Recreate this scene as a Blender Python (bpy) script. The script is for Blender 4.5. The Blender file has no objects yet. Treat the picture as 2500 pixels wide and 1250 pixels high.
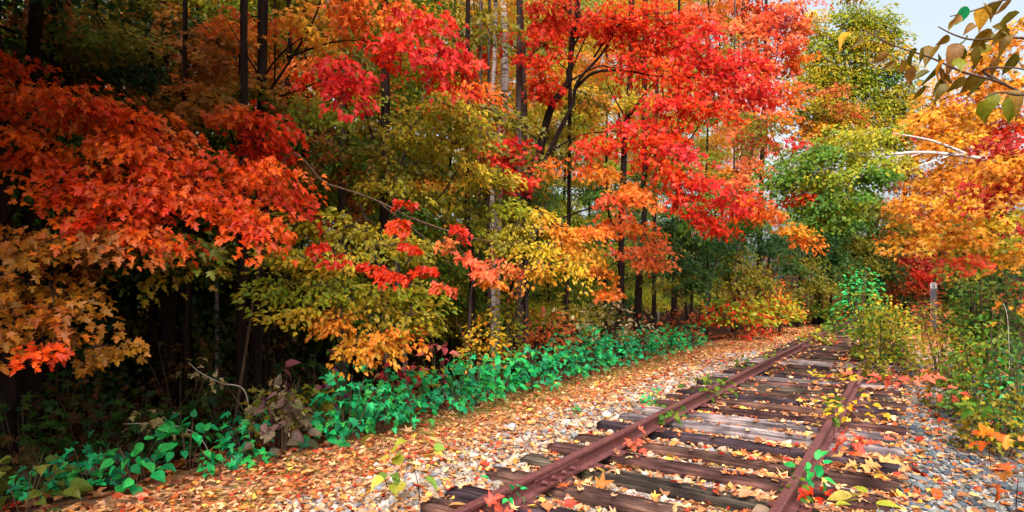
import bpy, math, random
import numpy as np
from mathutils import Vector, Matrix

random.seed(7)
rng = np.random.RandomState(11)
SC = bpy.context.scene
COL = SC.collection

# ------------------------------------------------------------------ camera, sky, sun, exposure
F = 1400.0            # focal length in pixels of the 2500 px wide photograph
HY = 712.0            # horizon row
CZ = 1.44             # eye height
cam_d = bpy.data.cameras.new("camera")
cam = bpy.data.objects.new("camera", cam_d)
COL.objects.link(cam)
cam.location = (0, 0, CZ)
cam.rotation_euler = (math.radians(90), 0, 0)
cam_d.sensor_width = 36
cam_d.lens = 36 * F / 2500
cam_d.shift_y = (HY - 625) / 2500
cam_d.clip_start = 0.05
cam_d.clip_end = 1000
SC.camera = cam

SUN_EL, SUN_AZ = math.radians(50), math.radians(188)   # azimuth clockwise from +Y (view direction)
world = bpy.data.worlds.new("World")
SC.world = world
world.use_nodes = True
wn = world.node_tree
wn.nodes.clear()
sky = wn.nodes.new("ShaderNodeTexSky")
sky.sky_type = 'NISHITA'
sky.sun_disc = False
sky.sun_elevation = SUN_EL
sky.sun_rotation = SUN_AZ
sky.dust_density = 8.0
sky.air_density = 1.0
sky.ozone_density = 0.0
hs = wn.nodes.new("ShaderNodeHueSaturation")
hs.inputs["Hue"].default_value = 0.465           # the pale cyan of the photograph's sky
hs.inputs["Saturation"].default_value = 0.45      # thin overcast: a paler sky
bg = wn.nodes.new("ShaderNodeBackground")
bg.inputs[1].default_value = 0.15
wo = wn.nodes.new("ShaderNodeOutputWorld")
wn.links.new(sky.outputs[0], hs.inputs["Color"])
wn.links.new(hs.outputs[0], bg.inputs[0])
wn.links.new(bg.outputs[0], wo.inputs[0])

sun_d = bpy.data.lights.new("sun", 'SUN')
sun = bpy.data.objects.new("sun", sun_d)
COL.objects.link(sun)
sun_d.energy = 1.15
sun_d.angle = math.radians(24)
sun_d.color = (1.0, 0.95, 0.86)
sdir = Vector((math.sin(SUN_AZ) * math.cos(SUN_EL), math.cos(SUN_AZ) * math.cos(SUN_EL), math.sin(SUN_EL)))
sun.rotation_euler = sdir.to_track_quat('Z', 'Y').to_euler()
sun.location = (0, 0, 40)

SC.view_settings.view_transform = 'Standard'
SC.view_settings.look = 'None'
SC.view_settings.gamma = 1
SC.view_settings.use_curve_mapping = False
SC.view_settings.exposure = 1.3
SC.render.engine = 'CYCLES'
SC.cycles.max_bounces = 8
SC.cycles.diffuse_bounces = 4
SC.cycles.transmission_bounces = 5
SC.cycles.glossy_bounces = 2

# ------------------------------------------------------------------ places
TH = math.radians(34.6)                     # heading of the track
T = np.array([math.sin(TH), math.cos(TH), 0.0])
N = np.array([math.cos(TH), -math.sin(TH), 0.0])
RAIL_L, RAIL_R = -2.10, -0.62               # offsets of the rails (camera stands at 0)
MID = (RAIL_L + RAIL_R) / 2


def sn(x, y):
    return x * T[0] + y * T[1], x * N[0] + y * N[1]


def xy(s, n):
    return s * T[0] + n * N[0], s * T[1] + n * N[1]


def W(px, py, Y):
    return np.array([(px - 1250) * Y / F, Y, CZ - (py - HY) * Y / F])


def smooth(a, b, v):
    t = np.clip((np.asarray(v, float) - a) / (b - a), 0, 1)
    return t * t * (3 - 2 * t)


def bump(x, y):
    return (np.sin(x * 1.7 + 1.3 * np.sin(y * .9)) * np.cos(y * 1.4 + .7 * np.sin(x * 1.1)) * .5
            + .3 * np.sin(x * 4.1 + 2 * np.cos(y * 3.3)) * np.sin(y * 4.7))


def gz(x, y):
    """height of the ground"""
    x = np.asarray(x, float); y = np.asarray(y, float)
    s, n = sn(x, y)
    z = -0.028 - 0.045 * smooth(-2.8, -4.6, n)
    z = z - 0.55 * smooth(-4.7, -7.5, n) + 0.13 * np.maximum(0, -n - 9.5) * smooth(-60, -20, n) + .10 * np.maximum(0, -n - 30)
    z = z - 0.13 * smooth(-0.1, 0.5, n) - 0.12 * smooth(.5, 2.0, n) + .06 * np.maximum(0, n - 4)
    z = z + bump(x, y) * (0.004 + 0.05 * smooth(-4.8, -7, n) + .03 * smooth(.8, 3, n))
    return z


def in_view(c, r):
    if c[1] < -r:
        return False
    Y = max(c[1], .6)
    px, py, q = 1250 + F * c[0] / Y, HY - F * (c[2] - CZ) / Y, r * F / Y
    return px + q > 0 and px - q < 2500 and py + q > 0


def on_ground(px, Y):
    x = (px - 1250) * Y / F
    return np.array([x, Y, float(gz(x, Y))])


def edge_Y(px, n):
    a = (px - 1250) / F
    return n / (N[0] * a + N[1])


# ------------------------------------------------------------------ materials
def nt_new(name):
    m = bpy.data.materials.new(name)
    m.use_nodes = True
    nt = m.node_tree
    nt.nodes.clear()
    out = nt.nodes.new("ShaderNodeOutputMaterial")
    return m, nt, out


def node(nt, typ, **kw):
    n = nt.nodes.new(typ)
    for k, v in kw.items():
        if k in n.inputs.keys():
            n.inputs[k].default_value = v
        else:
            setattr(n, k, v)
    return n


def ramp(nt, fac, stops, interp='LINEAR'):
    r = node(nt, "ShaderNodeValToRGB")
    r.color_ramp.interpolation = interp
    el = r.color_ramp.elements
    el[0].position, el[0].color = stops[0][0], (*stops[0][1], 1)
    el[1].position, el[1].color = stops[-1][0], (*stops[-1][1], 1)
    for p, c in stops[1:-1]:
        e = el.new(p); e.color = (*c, 1)
    nt.links.new(fac, r.inputs[0])
    return r.outputs[0]


def leaf_material(name, source, trans=0.46):
    m, nt, out = nt_new(name)
    if source == 'attribute':
        c = node(nt, "ShaderNodeAttribute", attribute_name="leaf_color").outputs["Color"]
    else:
        c = node(nt, "ShaderNodeObjectInfo").outputs["Color"]
    tc = node(nt, "ShaderNodeTexCoord") if source != 'attribute' else node(nt, "ShaderNodeNewGeometry")
    co = tc.outputs["Object"] if source != 'attribute' else tc.outputs["Position"]
    nz = node(nt, "ShaderNodeTexNoise", Scale=4.0 if source != 'attribute' else 45.0, Detail=4.0, Roughness=.65)
    if source != 'attribute':
        oi = node(nt, "ShaderNodeObjectInfo")
        of = node(nt, "ShaderNodeVectorMath", operation='MULTIPLY_ADD'); of.inputs[1].default_value = (37, 19, 7)
        nt.links.new(oi.outputs["Random"], of.inputs[0]); nt.links.new(co, of.inputs[2])
        nt.links.new(of.outputs[0], nz.inputs["Vector"])
    else:
        nt.links.new(co, nz.inputs["Vector"])
    mot = ramp(nt, nz.outputs[0], [(.28, (.55, .50, .45)), (.42, (.88, .86, .84)), (.60, (1.06, 1.04, 1.0)), (.75, (1.15, 1.22, 1.1))])
    mm = node(nt, "ShaderNodeMix", data_type='RGBA', blend_type='MULTIPLY'); mm.inputs[0].default_value = 1
    nt.links.new(c, mm.inputs[6]); nt.links.new(mot, mm.inputs[7])
    c = mm.outputs[2]
    if source != 'attribute':
        # midrib and side veins in the leaf's own plane
        sx = node(nt, "ShaderNodeSeparateXYZ"); nt.links.new(co, sx.inputs[0])
        ab = node(nt, "ShaderNodeMath", operation='ABSOLUTE'); nt.links.new(sx.outputs[0], ab.inputs[0])
        sd = node(nt, "ShaderNodeMath", operation='MULTIPLY_ADD'); sd.inputs[1].default_value = -.8
        nt.links.new(ab.outputs[0], sd.inputs[0]); nt.links.new(sx.outputs[1], sd.inputs[2])
        fr_ = node(nt, "ShaderNodeMath", operation='PINGPONG'); fr_.inputs[1].default_value = .085
        nt.links.new(sd.outputs[0], fr_.inputs[0])
        mn = node(nt, "ShaderNodeMath", operation='MINIMUM'); nt.links.new(ab.outputs[0], mn.inputs[0]); nt.links.new(fr_.outputs[0], mn.inputs[1])
        ve = ramp(nt, mn.outputs[0], [(.0, (.66, .66, .60)), (.022, (1, 1, 1))])
        m2 = node(nt, "ShaderNodeMix", data_type='RGBA', blend_type='MULTIPLY'); m2.inputs[0].default_value = 1
        nt.links.new(c, m2.inputs[6]); nt.links.new(ve, m2.inputs[7])
        c = m2.outputs[2]
    d = node(nt, "ShaderNodeBsdfDiffuse")
    t = node(nt, "ShaderNodeBsdfTranslucent")
    g = node(nt, "ShaderNodeBsdfGlossy", Roughness=0.5)
    g.inputs["Color"].default_value = (1, 1, 1, 1)
    mx = node(nt, "ShaderNodeMixShader")
    mx.inputs[0].default_value = trans
    fr = node(nt, "ShaderNodeMixShader")
    fr.inputs[0].default_value = 0.012
    nt.links.new(c, d.inputs[0]); nt.links.new(c, t.inputs[0])
    nt.links.new(d.outputs[0], mx.inputs[1]); nt.links.new(t.outputs[0], mx.inputs[2])
    nt.links.new(mx.outputs[0], fr.inputs[1]); nt.links.new(g.outputs[0], fr.inputs[2])
    nt.links.new(fr.outputs[0], out.inputs[0])
    return m


M_LEAF = leaf_material("leaf_mass", 'attribute')
M_LEAF1 = leaf_material("leaf_single", 'object')
M_LITTER = leaf_material("litter_mass", 'attribute', .12)
M_LITTER1 = leaf_material("litter_single", 'object', .12)


def bark_material(name, a, b, scale=(18, 18, 2.5), birch=False, strength=.6):
    m, nt, out = nt_new(name)
    bs = node(nt, "ShaderNodeBsdfPrincipled", Roughness=0.95)
    bs.inputs["Specular IOR Level"].default_value = .08
    geo = node(nt, "ShaderNodeNewGeometry")
    mp = node(nt, "ShaderNodeMapping")
    mp.inputs["Scale"].default_value = scale
    nz = node(nt, "ShaderNodeTexNoise", Scale=1.0, Detail=6.0, Roughness=.65)
    nt.links.new(geo.outputs["Position"], mp.inputs[0]); nt.links.new(mp.outputs[0], nz.inputs["Vector"])
    if birch:
        c = ramp(nt, nz.outputs[0], [(0.0, (.03, .025, .02)), (.40, (.05, .04, .035)), (.47, a), (1, b)])
    else:
        c = ramp(nt, nz.outputs[0], [(.3, a), (.7, b)])
    bm = node(nt, "ShaderNodeBump", Strength=strength, Distance=.02)
    nt.links.new(nz.outputs[0], bm.inputs["Height"])
    nt.links.new(c, bs.inputs["Base Color"]); nt.links.new(bm.outputs[0], bs.inputs["Normal"])
    nt.links.new(bs.outputs[0], out.inputs[0])
    return m


BARK = bark_material("dark_bark", (.007, .0045, .004), (.026, .016, .012))
BARK_GREY = bark_material("grey_bark", (.03, .022, .02), (.10, .075, .065))
BARK_BIRCH = bark_material("birch_bark", (.45, .40, .36), (.62, .57, .52), (5, 5, 22), True, .2)
BARK_TWIG = bark_material("twig_bark", (.05, .03, .02), (.12, .08, .05))
BARK_PALE = bark_material("pale_twig", (.4, .33, .26), (.6, .52, .44))


def ground_material():
    m, nt, out = nt_new("leaf_litter_ground")
    bs = node(nt, "ShaderNodeBsdfPrincipled", Roughness=1.0)
    bs.inputs["Specular IOR Level"].default_value = .05
    geo = node(nt, "ShaderNodeNewGeometry")
    vo = node(nt, "ShaderNodeTexVoronoi", Scale=17.0, Randomness=1.0)
    nz0 = node(nt, "ShaderNodeTexNoise", Scale=9.0, Detail=3.0)
    ad = node(nt, "ShaderNodeVectorMath", operation='MULTIPLY_ADD')
    ad.inputs[1].default_value = (.12, .12, .12)
    nt.links.new(geo.outputs["Position"], nz0.inputs["Vector"])
    nt.links.new(nz0.outputs["Color"], ad.inputs[0]); nt.links.new(geo.outputs["Position"], ad.inputs[2])
    nt.links.new(ad.outputs[0], vo.inputs["Vector"])
    sep = node(nt, "ShaderNodeSeparateColor")
    nt.links.new(vo.outputs["Color"], sep.inputs[0])
    leafc = ramp(nt, sep.outputs[0], [(0, (.10, .045, .02)), (.22, (.28, .12, .04)), (.4, (.42, .10, .04)), (.55, (.45, .25, .11)),
                                      (.7, (.5, .22, .07)), (.82, (.40, .04, .03)), (.92, (.55, .36, .14))], 'CONSTANT')
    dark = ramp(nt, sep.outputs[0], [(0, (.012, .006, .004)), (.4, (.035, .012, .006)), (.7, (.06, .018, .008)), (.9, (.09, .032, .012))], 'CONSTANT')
    nz = node(nt, "ShaderNodeTexNoise", Scale=60.0, Detail=5.0, Roughness=.7)
    nt.links.new(geo.outputs["Position"], nz.inputs["Vector"])
    soil = ramp(nt, nz.outputs[0], [(.3, (.16, .085, .045)), (.5, (.30, .17, .10)), (.72, (.46, .31, .2))])
    vo2 = node(nt, "ShaderNodeTexVoronoi", Scale=45.0)
    nt.links.new(geo.outputs["Position"], vo2.inputs["Vector"])
    s2 = node(nt, "ShaderNodeSeparateColor")
    nt.links.new(vo2.outputs["Color"], s2.inputs[0])
    grav = ramp(nt, s2.outputs[0], [(0, (.10, .09, .085)), (.5, (.25, .23, .21)), (1, (.5, .46, .42))])
    at = node(nt, "ShaderNodeAttribute", attribute_name="zone")
    sz = node(nt, "ShaderNodeSeparateColor")
    nt.links.new(at.outputs["Color"], sz.inputs[0])
    nz3 = node(nt, "ShaderNodeTexNoise", Scale=3.0, Detail=5.0, Roughness=.7)
    nt.links.new(geo.outputs["Position"], nz3.inputs["Vector"])
    lm = ramp(nt, nz3.outputs[0], [(.38, (0, 0, 0)), (.52, (1, 1, 1))])
    m1 = node(nt, "ShaderNodeMix", data_type='RGBA')     # soil / leaves
    nt.links.new(lm, m1.inputs[0]); nt.links.new(soil, m1.inputs[6]); nt.links.new(leafc, m1.inputs[7])
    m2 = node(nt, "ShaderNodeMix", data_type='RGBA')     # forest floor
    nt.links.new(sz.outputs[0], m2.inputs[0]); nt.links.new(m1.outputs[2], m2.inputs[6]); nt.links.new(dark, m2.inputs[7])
    m3 = node(nt, "ShaderNodeMix", data_type='RGBA')     # gravel bed
    nt.links.new(sz.outputs[1], m3.inputs[0]); nt.links.new(m2.outputs[2], m3.inputs[6]); nt.links.new(grav, m3.inputs[7])
    bm = node(nt, "ShaderNodeBump", Strength=.8, Distance=.03)
    nt.links.new(vo.outputs["Distance"], bm.inputs["Height"])
    nt.links.new(m3.outputs[2], bs.inputs["Base Color"]); nt.links.new(bm.outputs[0], bs.inputs["Normal"])
    nt.links.new(bs.outputs[0], out.inputs[0])
    return m


def rust_material():
    m, nt, out = nt_new("rusted_steel")
    bs = node(nt, "ShaderNodeBsdfPrincipled", Roughness=0.55, Metallic=0.25)
    geo = node(nt, "ShaderNodeNewGeometry")
    nz = node(nt, "ShaderNodeTexNoise", Scale=30.0, Detail=8.0, Roughness=.7)
    nt.links.new(geo.outputs["Position"], nz.inputs["Vector"])
    c = ramp(nt, nz.outputs[0], [(.3, (.060, .020, .024)), (.5, (.125, .040, .040)), (.68, (.20, .070, .048)), (.8, (.30, .11, .05))])
    nz2 = node(nt, "ShaderNodeTexNoise", Scale=2.5, Detail=4.0)
    nt.links.new(geo.outputs["Position"], nz2.inputs["Vector"])
    r = ramp(nt, nz2.outputs[0], [(.3, (.4, .4, .4)), (.7, (.75, .75, .75))])
    bm = node(nt, "ShaderNodeBump", Strength=.25, Distance=.004)
    nt.links.new(nz.outputs[0], bm.inputs["Height"])
    nt.links.new(c, bs.inputs["Base Color"]); nt.links.new(r, bs.inputs["Roughness"])
    nt.links.new(bm.outputs[0], bs.inputs["Normal"]); nt.links.new(bs.outputs[0], out.inputs[0])
    return m


def wood_material():
    m, nt, out = nt_new("weathered_tie_wood")
    bs = node(nt, "ShaderNodeBsdfPrincipled", Roughness=0.85)
    bs.inputs["Specular IOR Level"].default_value = .12
    tc = node(nt, "ShaderNodeTexCoord")
    oi = node(nt, "ShaderNodeObjectInfo")
    mp = node(nt, "ShaderNodeMapping")
    mp.inputs["Scale"].default_value = (1.6, 42, 40)
    ofs = node(nt, "ShaderNodeVectorMath", operation='MULTIPLY_ADD')
    ofs.inputs[1].default_value = (31, 17, 5)
    nt.links.new(oi.outputs["Random"], ofs.inputs[0]); nt.links.new(tc.outputs["Object"], ofs.inputs[2])
    nt.links.new(ofs.outputs[0], mp.inputs[0])
    nz = node(nt, "ShaderNodeTexNoise", Scale=1.0, Detail=6.0, Roughness=.7)
    nt.links.new(mp.outputs[0], nz.inputs["Vector"])
    grain = ramp(nt, nz.outputs[0], [(.30, (.06, .055, .055)), (.42, (.45, .43, .43)), (.54, (.95, .95, .95)), (.68, (1.9, 1.85, 1.8))])
    nz2 = node(nt, "ShaderNodeTexNoise", Scale=3.0, Detail=4.0)
    nt.links.new(ofs.outputs[0], nz2.inputs["Vector"])
    pat = ramp(nt, nz2.outputs[0], [(.35, (.35, .33, .36)), (.52, (.9, .88, .88)), (.7, (1.9, 1.8, 1.75))])
    mu = node(nt, "ShaderNodeMix", data_type='RGBA', blend_type='MULTIPLY'); mu.inputs[0].default_value = 1
    mu2 = node(nt, "ShaderNodeMix", data_type='RGBA', blend_type='MULTIPLY'); mu2.inputs[0].default_value = 1
    nt.links.new(oi.outputs["Color"], mu.inputs[6]); nt.links.new(grain, mu.inputs[7])
    nt.links.new(mu.outputs[2], mu2.inputs[6]); nt.links.new(pat, mu2.inputs[7])
    bm = node(nt, "ShaderNodeBump", Strength=.7, Distance=.008)
    nt.links.new(nz.outputs[0], bm.inputs["Height"])
    nt.links.new(mu2.outputs[2], bs.inputs["Base Color"]); nt.links.new(bm.outputs[0], bs.inputs["Normal"])
    nt.links.new(bs.outputs[0], out.inputs[0])
    return m


def stone_material():
    m, nt, out = nt_new("gravel_stone")
    bs = node(nt, "ShaderNodeBsdfPrincipled", Roughness=0.9)
    bs.inputs["Specular IOR Level"].default_value = .2
    at = node(nt, "ShaderNodeAttribute", attribute_name="leaf_color")
    geo = node(nt, "ShaderNodeNewGeometry")
    nz = node(nt, "ShaderNodeTexNoise", Scale=120.0, Detail=4.0)
    nt.links.new(geo.outputs["Position"], nz.inputs["Vector"])
    r = ramp(nt, nz.outputs[0], [(.3, (.7, .7, .7)), (.7, (1.15, 1.15, 1.15))])
    mu = node(nt, "ShaderNodeMix", data_type='RGBA', blend_type='MULTIPLY'); mu.inputs[0].default_value = 1
    nt.links.new(at.outputs["Color"], mu.inputs[6]); nt.links.new(r, mu.inputs[7])
    nt.links.new(mu.outputs[2], bs.inputs["Base Color"]); nt.links.new(bs.outputs[0], out.inputs[0])
    return m


def plain_material(name, c, rough=.8):
    m, nt, out = nt_new(name)
    bs = node(nt, "ShaderNodeBsdfPrincipled", Roughness=rough)
    geo = node(nt, "ShaderNodeNewGeometry")
    nz = node(nt, "ShaderNodeTexNoise", Scale=14.0, Detail=6.0)
    nt.links.new(geo.outputs["Position"], nz.inputs["Vector"])
    col = ramp(nt, nz.outputs[0], [(.3, tuple(v * .75 for v in c)), (.6, c)])
    nt.links.new(col, bs.inputs["Base Color"]); nt.links.new(bs.outputs[0], out.inputs[0])
    return m


M_GROUND, M_RUST, M_WOOD, M_STONE = ground_material(), rust_material(), wood_material(), stone_material()


# ------------------------------------------------------------------ mesh helpers
def mesh_from(name, V, tris, mat, color=None, flat=False):
    """V (n,3), tris (m,3) arrays -> mesh"""
    me = bpy.data.meshes.new(name)
    V = np.asarray(V, np.float32); tris = np.asarray(tris, np.int32)
    me.vertices.add(len(V)); me.vertices.foreach_set("co", V.ravel())
    me.loops.add(tris.size); me.loops.foreach_set("vertex_index", tris.ravel())
    me.polygons.add(len(tris)); me.polygons.foreach_set("loop_start", np.arange(0, tris.size, 3, dtype=np.int32))
    if color is not None:
        a = me.attributes.new("leaf_color", 'FLOAT_COLOR', 'POINT')
        c = np.ones((len(V), 4), np.float32); c[:, :3] = color
        a.data.foreach_set("color", c.ravel())
    me.update(calc_edges=True)
    if flat:
        me.shade_flat()
    me.materials.append(mat)
    return me


def link(name, data, parent=None, loc=None):
    o = bpy.data.objects.new(name, data)
    COL.objects.link(o)
    if parent is not None:
        o.parent = parent
    if loc is not None:
        o.location = [float(v) for v in loc]
    return o


def tag(o, label=None, cat=None, group=None, kind=None):
    for k, v in (("label", label), ("category", cat), ("group", group), ("kind", kind)):
        if v:
            o[k] = v
    return o


def empty(name, loc, label, cat, group=None):
    o = link(name, None, None, loc)
    o.empty_display_size = .1
    return tag(o, label, cat, group)


class MB:
    """collects tubes, boxes and free shapes; builds one mesh"""
    def __init__(self):
        self.v, self.f, self.k = [], [], 0

    def add(self, V, Fs):
        V = np.asarray(V, float)
        for f in Fs:
            for i in range(1, len(f) - 1):
                self.f.append((f[0] + self.k, f[i] + self.k, f[i + 1] + self.k))
        self.v.append(V); self.k += len(V)

    def tube(self, pts, radii, sides=6, cap=True, wob=0.0):
        pts = np.asarray(pts, float); n = len(pts)
        radii = np.broadcast_to(np.asarray(radii, float), (n,))
        tan = np.gradient(pts, axis=0)
        tan /= np.linalg.norm(tan, axis=1)[:, None] + 1e-9
        ref = np.array([1., 0, 0]) if abs(tan[:, 2]).mean() > .6 else np.array([0, 0, 1.])
        a = np.cross(tan, ref); a /= np.linalg.norm(a, axis=1)[:, None] + 1e-9
        b = np.cross(tan, a)
        ang = np.linspace(0, 2 * math.pi, sides, endpoint=False)
        rr = radii[:, None] * (1 + wob * rng.randn(n, sides))
        V = pts[:, None, :] + rr[..., None] * (np.cos(ang)[None, :, None] * a[:, None, :] + np.sin(ang)[None, :, None] * b[:, None, :])
        Fs = []
        for i in range(n - 1):
            for j in range(sides):
                j2 = (j + 1) % sides
                Fs.append((i * sides + j, i * sides + j2, (i + 1) * sides + j2, (i + 1) * sides + j))
        if cap:
            Fs.append(tuple(range(sides - 1, -1, -1)))
            Fs.append(tuple((n - 1) * sides + j for j in range(sides)))
        self.add(V.reshape(-1, 3), Fs)

    def box(self, c, h, R=None):
        c = np.asarray(c, float); h = np.asarray(h, float)
        V = np.array([[sx, sy, sz] for sx in (-1, 1) for sy in (-1, 1) for sz in (-1, 1)], float) * h
        if R is not None:
            V = V @ np.asarray(R).T
        self.add(V + c, [(0, 1, 3, 2), (4, 6, 7, 5), (0, 4, 5, 1), (2, 3, 7, 6), (0, 2, 6, 4), (1, 5, 7, 3)])

    def build(self, name, mat, parent=None, loc=(0, 0, 0), flat=False):
        V = np.concatenate(self.v) - np.asarray(loc, float) if parent is not None else np.concatenate(self.v)
        return link(name, mesh_from(name, V, self.f, mat, flat=flat), parent)


def curve(pts, per=6):
    """Catmull-Rom through the points"""
    P = np.asarray(pts, float)
    if len(P) == 2:
        return P[0] + (P[1] - P[0]) * np.linspace(0, 1, per + 1)[:, None]
    Q = np.vstack([2 * P[0] - P[1], P, 2 * P[-1] - P[-2]])
    out = []
    for i in range(1, len(Q) - 2):
        t = np.linspace(0, 1, per, endpoint=False)[:, None]
        p0, p1, p2, p3 = Q[i - 1], Q[i], Q[i + 1], Q[i + 2]
        out.append(.5 * (2 * p1 + (p2 - p0) * t + (2 * p0 - 5 * p1 + 4 * p2 - p3) * t ** 2 + (3 * p1 - p0 - 3 * p2 + p3) * t ** 3))
    return np.vstack(out + [P[-1:]])


def norm(a):
    return a / (np.linalg.norm(a, axis=-1, keepdims=True) + 1e-9)


# ------------------------------------------------------------------ leaves
def fan(right, mid):
    """outline of the right half from base to tip, mirrored, as a fan round mid"""
    left = [(-x, y) for x, y in right[1:-1]][::-1]
    o = right + left
    V = [(mid[0], mid[1])] + o
    tr = [(0, i, i % len(o) + 1) if False else (0, i, (i % len(o)) + 1) for i in range(1, len(o) + 1)]
    return np.array(V, float), np.array(tr)


def shaped(right, mid, cup=.25, droop=.3, curl=0.0):
    V2, tr = fan(right, mid)
    x, y = V2[:, 0], V2[:, 1]
    z = cup * np.abs(x) - droop * (np.maximum(y - .35, 0)) ** 2 - curl * x * np.abs(x)
    return np.stack([x, y, z], 1), tr


MAPLE = [(0, 0), (.15, -.05), (.42, .0), (.24, .17), (.58, .42), (.35, .45), (.16, .46), (.23, .72), (0, 1.0)]
MAPLE_MID = [(0, 0), (.40, -.02), (.2, .2), (.58, .43), (.16, .47), (0, 1.0)]
OVAL = [(0, 0), (.17, .12), (.28, .36), (.26, .6), (.13, .86), (0, 1.05)]
WIDE = [(0, 0), (.20, .03), (.36, .24), (.34, .5), (.20, .77), (.06, .96), (0, 1.1)]
LEAVES = {
    'maple': [shaped(MAPLE, (0, .3), .30, .55), shaped(MAPLE, (0, .3), -.25, .8, .2), shaped(MAPLE, (0, .3), .55, .15, -.2), shaped([(x * .82, y) for x, y in MAPLE], (0, .3), .7, .9, .2)],
    'maple_mid': [shaped(MAPLE_MID, (0, .3), .2, .35), shaped(MAPLE_MID, (0, .3), -.1, .5)],
    'maple_far': [(np.array([(0, 0, 0), (.52, .36, .1), (.14, .45, 0), (0, 1, -.12), (-.14, .45, 0), (-.52, .36, .1)], float),
                   np.array([(0, 1, 2), (2, 3, 4), (4, 5, 0), (0, 2, 4)]))],
    'oval': [shaped(OVAL, (0, .5), .35, .2), shaped(OVAL, (0, .5), .15, .5, .1)],
    'oval_far': [(np.array([(0, 0, 0), (.27, .5, .08), (0, 1, -.1), (-.27, .5, .08)], float), np.array([(0, 1, 2), (0, 2, 3)]))],
    'wide': [shaped(WIDE, (0, .45), .3, .3), shaped(WIDE, (0, .45), .1, .7, .15), shaped(WIDE, (0, .45), .5, .1, -.1)],
    'vine': [shaped([(x * .92, y) for x, y in WIDE], (0, .5), .75, .5, .3), shaped([(x * .8, y * 1.05 + .06 * (i % 2)) for i, (x, y) in enumerate(WIDE)], (0, .45), .3, 1.1, .2),
             shaped([(x * (.85 + .2 * (i % 2)), y) for i, (x, y) in enumerate(WIDE)], (0, .5), -.5, .9, .1), shaped([(x * .7, y) for x, y in WIDE], (0, .45), 1.0, -.3)],
    'litter': [shaped(MAPLE_MID, (0, .3), .5, -.5), shaped(WIDE, (0, .45), .7, -.4, .2), shaped(OVAL, (0, .45), .8, -.5),
               shaped(MAPLE, (0, .3), -.4, .8)],
}
_leaf_mesh = {}


def leaf_mesh(kind, i, mat):
    k = (kind, i, mat.name)
    if k not in _leaf_mesh:
        V, tr = LEAVES[kind][i]
        _leaf_mesh[k] = mesh_from("leaf", V, tr, mat)
    return _leaf_mesh[k]


class Foliage:
    def __init__(self):
        self.P, self.tip, self.nor, self.size, self.col = [], [], [], [], []

    def add(self, P, tip, nor, size, col):
        n = len(P)
        self.P.append(P); self.tip.append(np.broadcast_to(tip, (n, 3))); self.nor.append(np.broadcast_to(nor, (n, 3)))
        self.size.append(np.broadcast_to(size, (n,))); self.col.append(np.broadcast_to(col, (n, 3)))

    def build(self, parent, kind, name='crown', cap=0, mat=None, mat1=None, top=None, leaf_name='leaf'):
        """the `cap` leaves that show largest become objects of their own, the rest one mesh of kind stuff"""
        if not self.P:
            return
        mat, mat1 = mat or M_LEAF, mat1 or M_LEAF1
        P, tip, nor = np.concatenate(self.P), norm(np.concatenate(self.tip)), np.concatenate(self.nor)
        size, col = np.concatenate(self.size), np.clip(np.concatenate(self.col), 0, .9)
        x = norm(np.cross(tip, nor)); z = np.cross(x, tip)
        R = np.stack([x, tip, z], 1)                        # rows are the leaf's axes
        org = np.array(parent.location) if parent is not None else np.zeros(3)
        vis = size / np.maximum(P[:, 1], .3)
        px = 1250 + F * P[:, 0] / np.maximum(P[:, 1], .1); py = HY - F * (P[:, 2] - CZ) / np.maximum(P[:, 1], .1)
        inside = (P[:, 1] > .3) & (px > 0) & (px < 2500) & (py > 0) & (py < 1250)
        order = np.argsort(-np.where(inside, vis, 0))
        singles = order[:cap]
        singles = singles[inside[singles]]
        nv = len(LEAVES[kind])
        var = rng.randint(0, nv, len(P))
        for i in singles:
            o = bpy.data.objects.new(leaf_name, leaf_mesh(kind, int(var[i]), mat1))
            COL.objects.link(o)
            m = Matrix(((*(R[i, :, 0] * size[i]), P[i, 0] - org[0]), (*(R[i, :, 1] * size[i]), P[i, 1] - org[1]),
                        (*(R[i, :, 2] * size[i]), P[i, 2] - org[2]), (0, 0, 0, 1)))
            if parent is not None:
                o.parent = parent
            o.matrix_local = m
            o.color = (*[float(c) for c in col[i]], 1)
            if top:
                top(o, P[i], col[i])
        rest = np.ones(len(P), bool); rest[singles] = False
        Vs, Ts, Cs, k = [], [], [], 0
        for vi in range(nv):
            idx = np.where(rest & (var == vi))[0]
            if not len(idx):
                continue
            V, tr = LEAVES[kind][vi]
            vv = np.einsum('vk,nkc->nvc', V, R[idx]) * size[idx][:, None, None] + (P[idx] - org)[:, None, :]
            Vs.append(vv.reshape(-1, 3))
            Ts.append((tr[None] + (np.arange(len(idx)) * len(V))[:, None, None]).reshape(-1, 3) + k)
            Cs.append(np.repeat(col[idx], len(V), 0)); k += len(idx) * len(V)
        if Vs:
            o = link(name, mesh_from(name, np.concatenate(Vs), np.concatenate(Ts), mat, np.concatenate(Cs)), parent)
            o["kind"] = "stuff"
            return o


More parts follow.
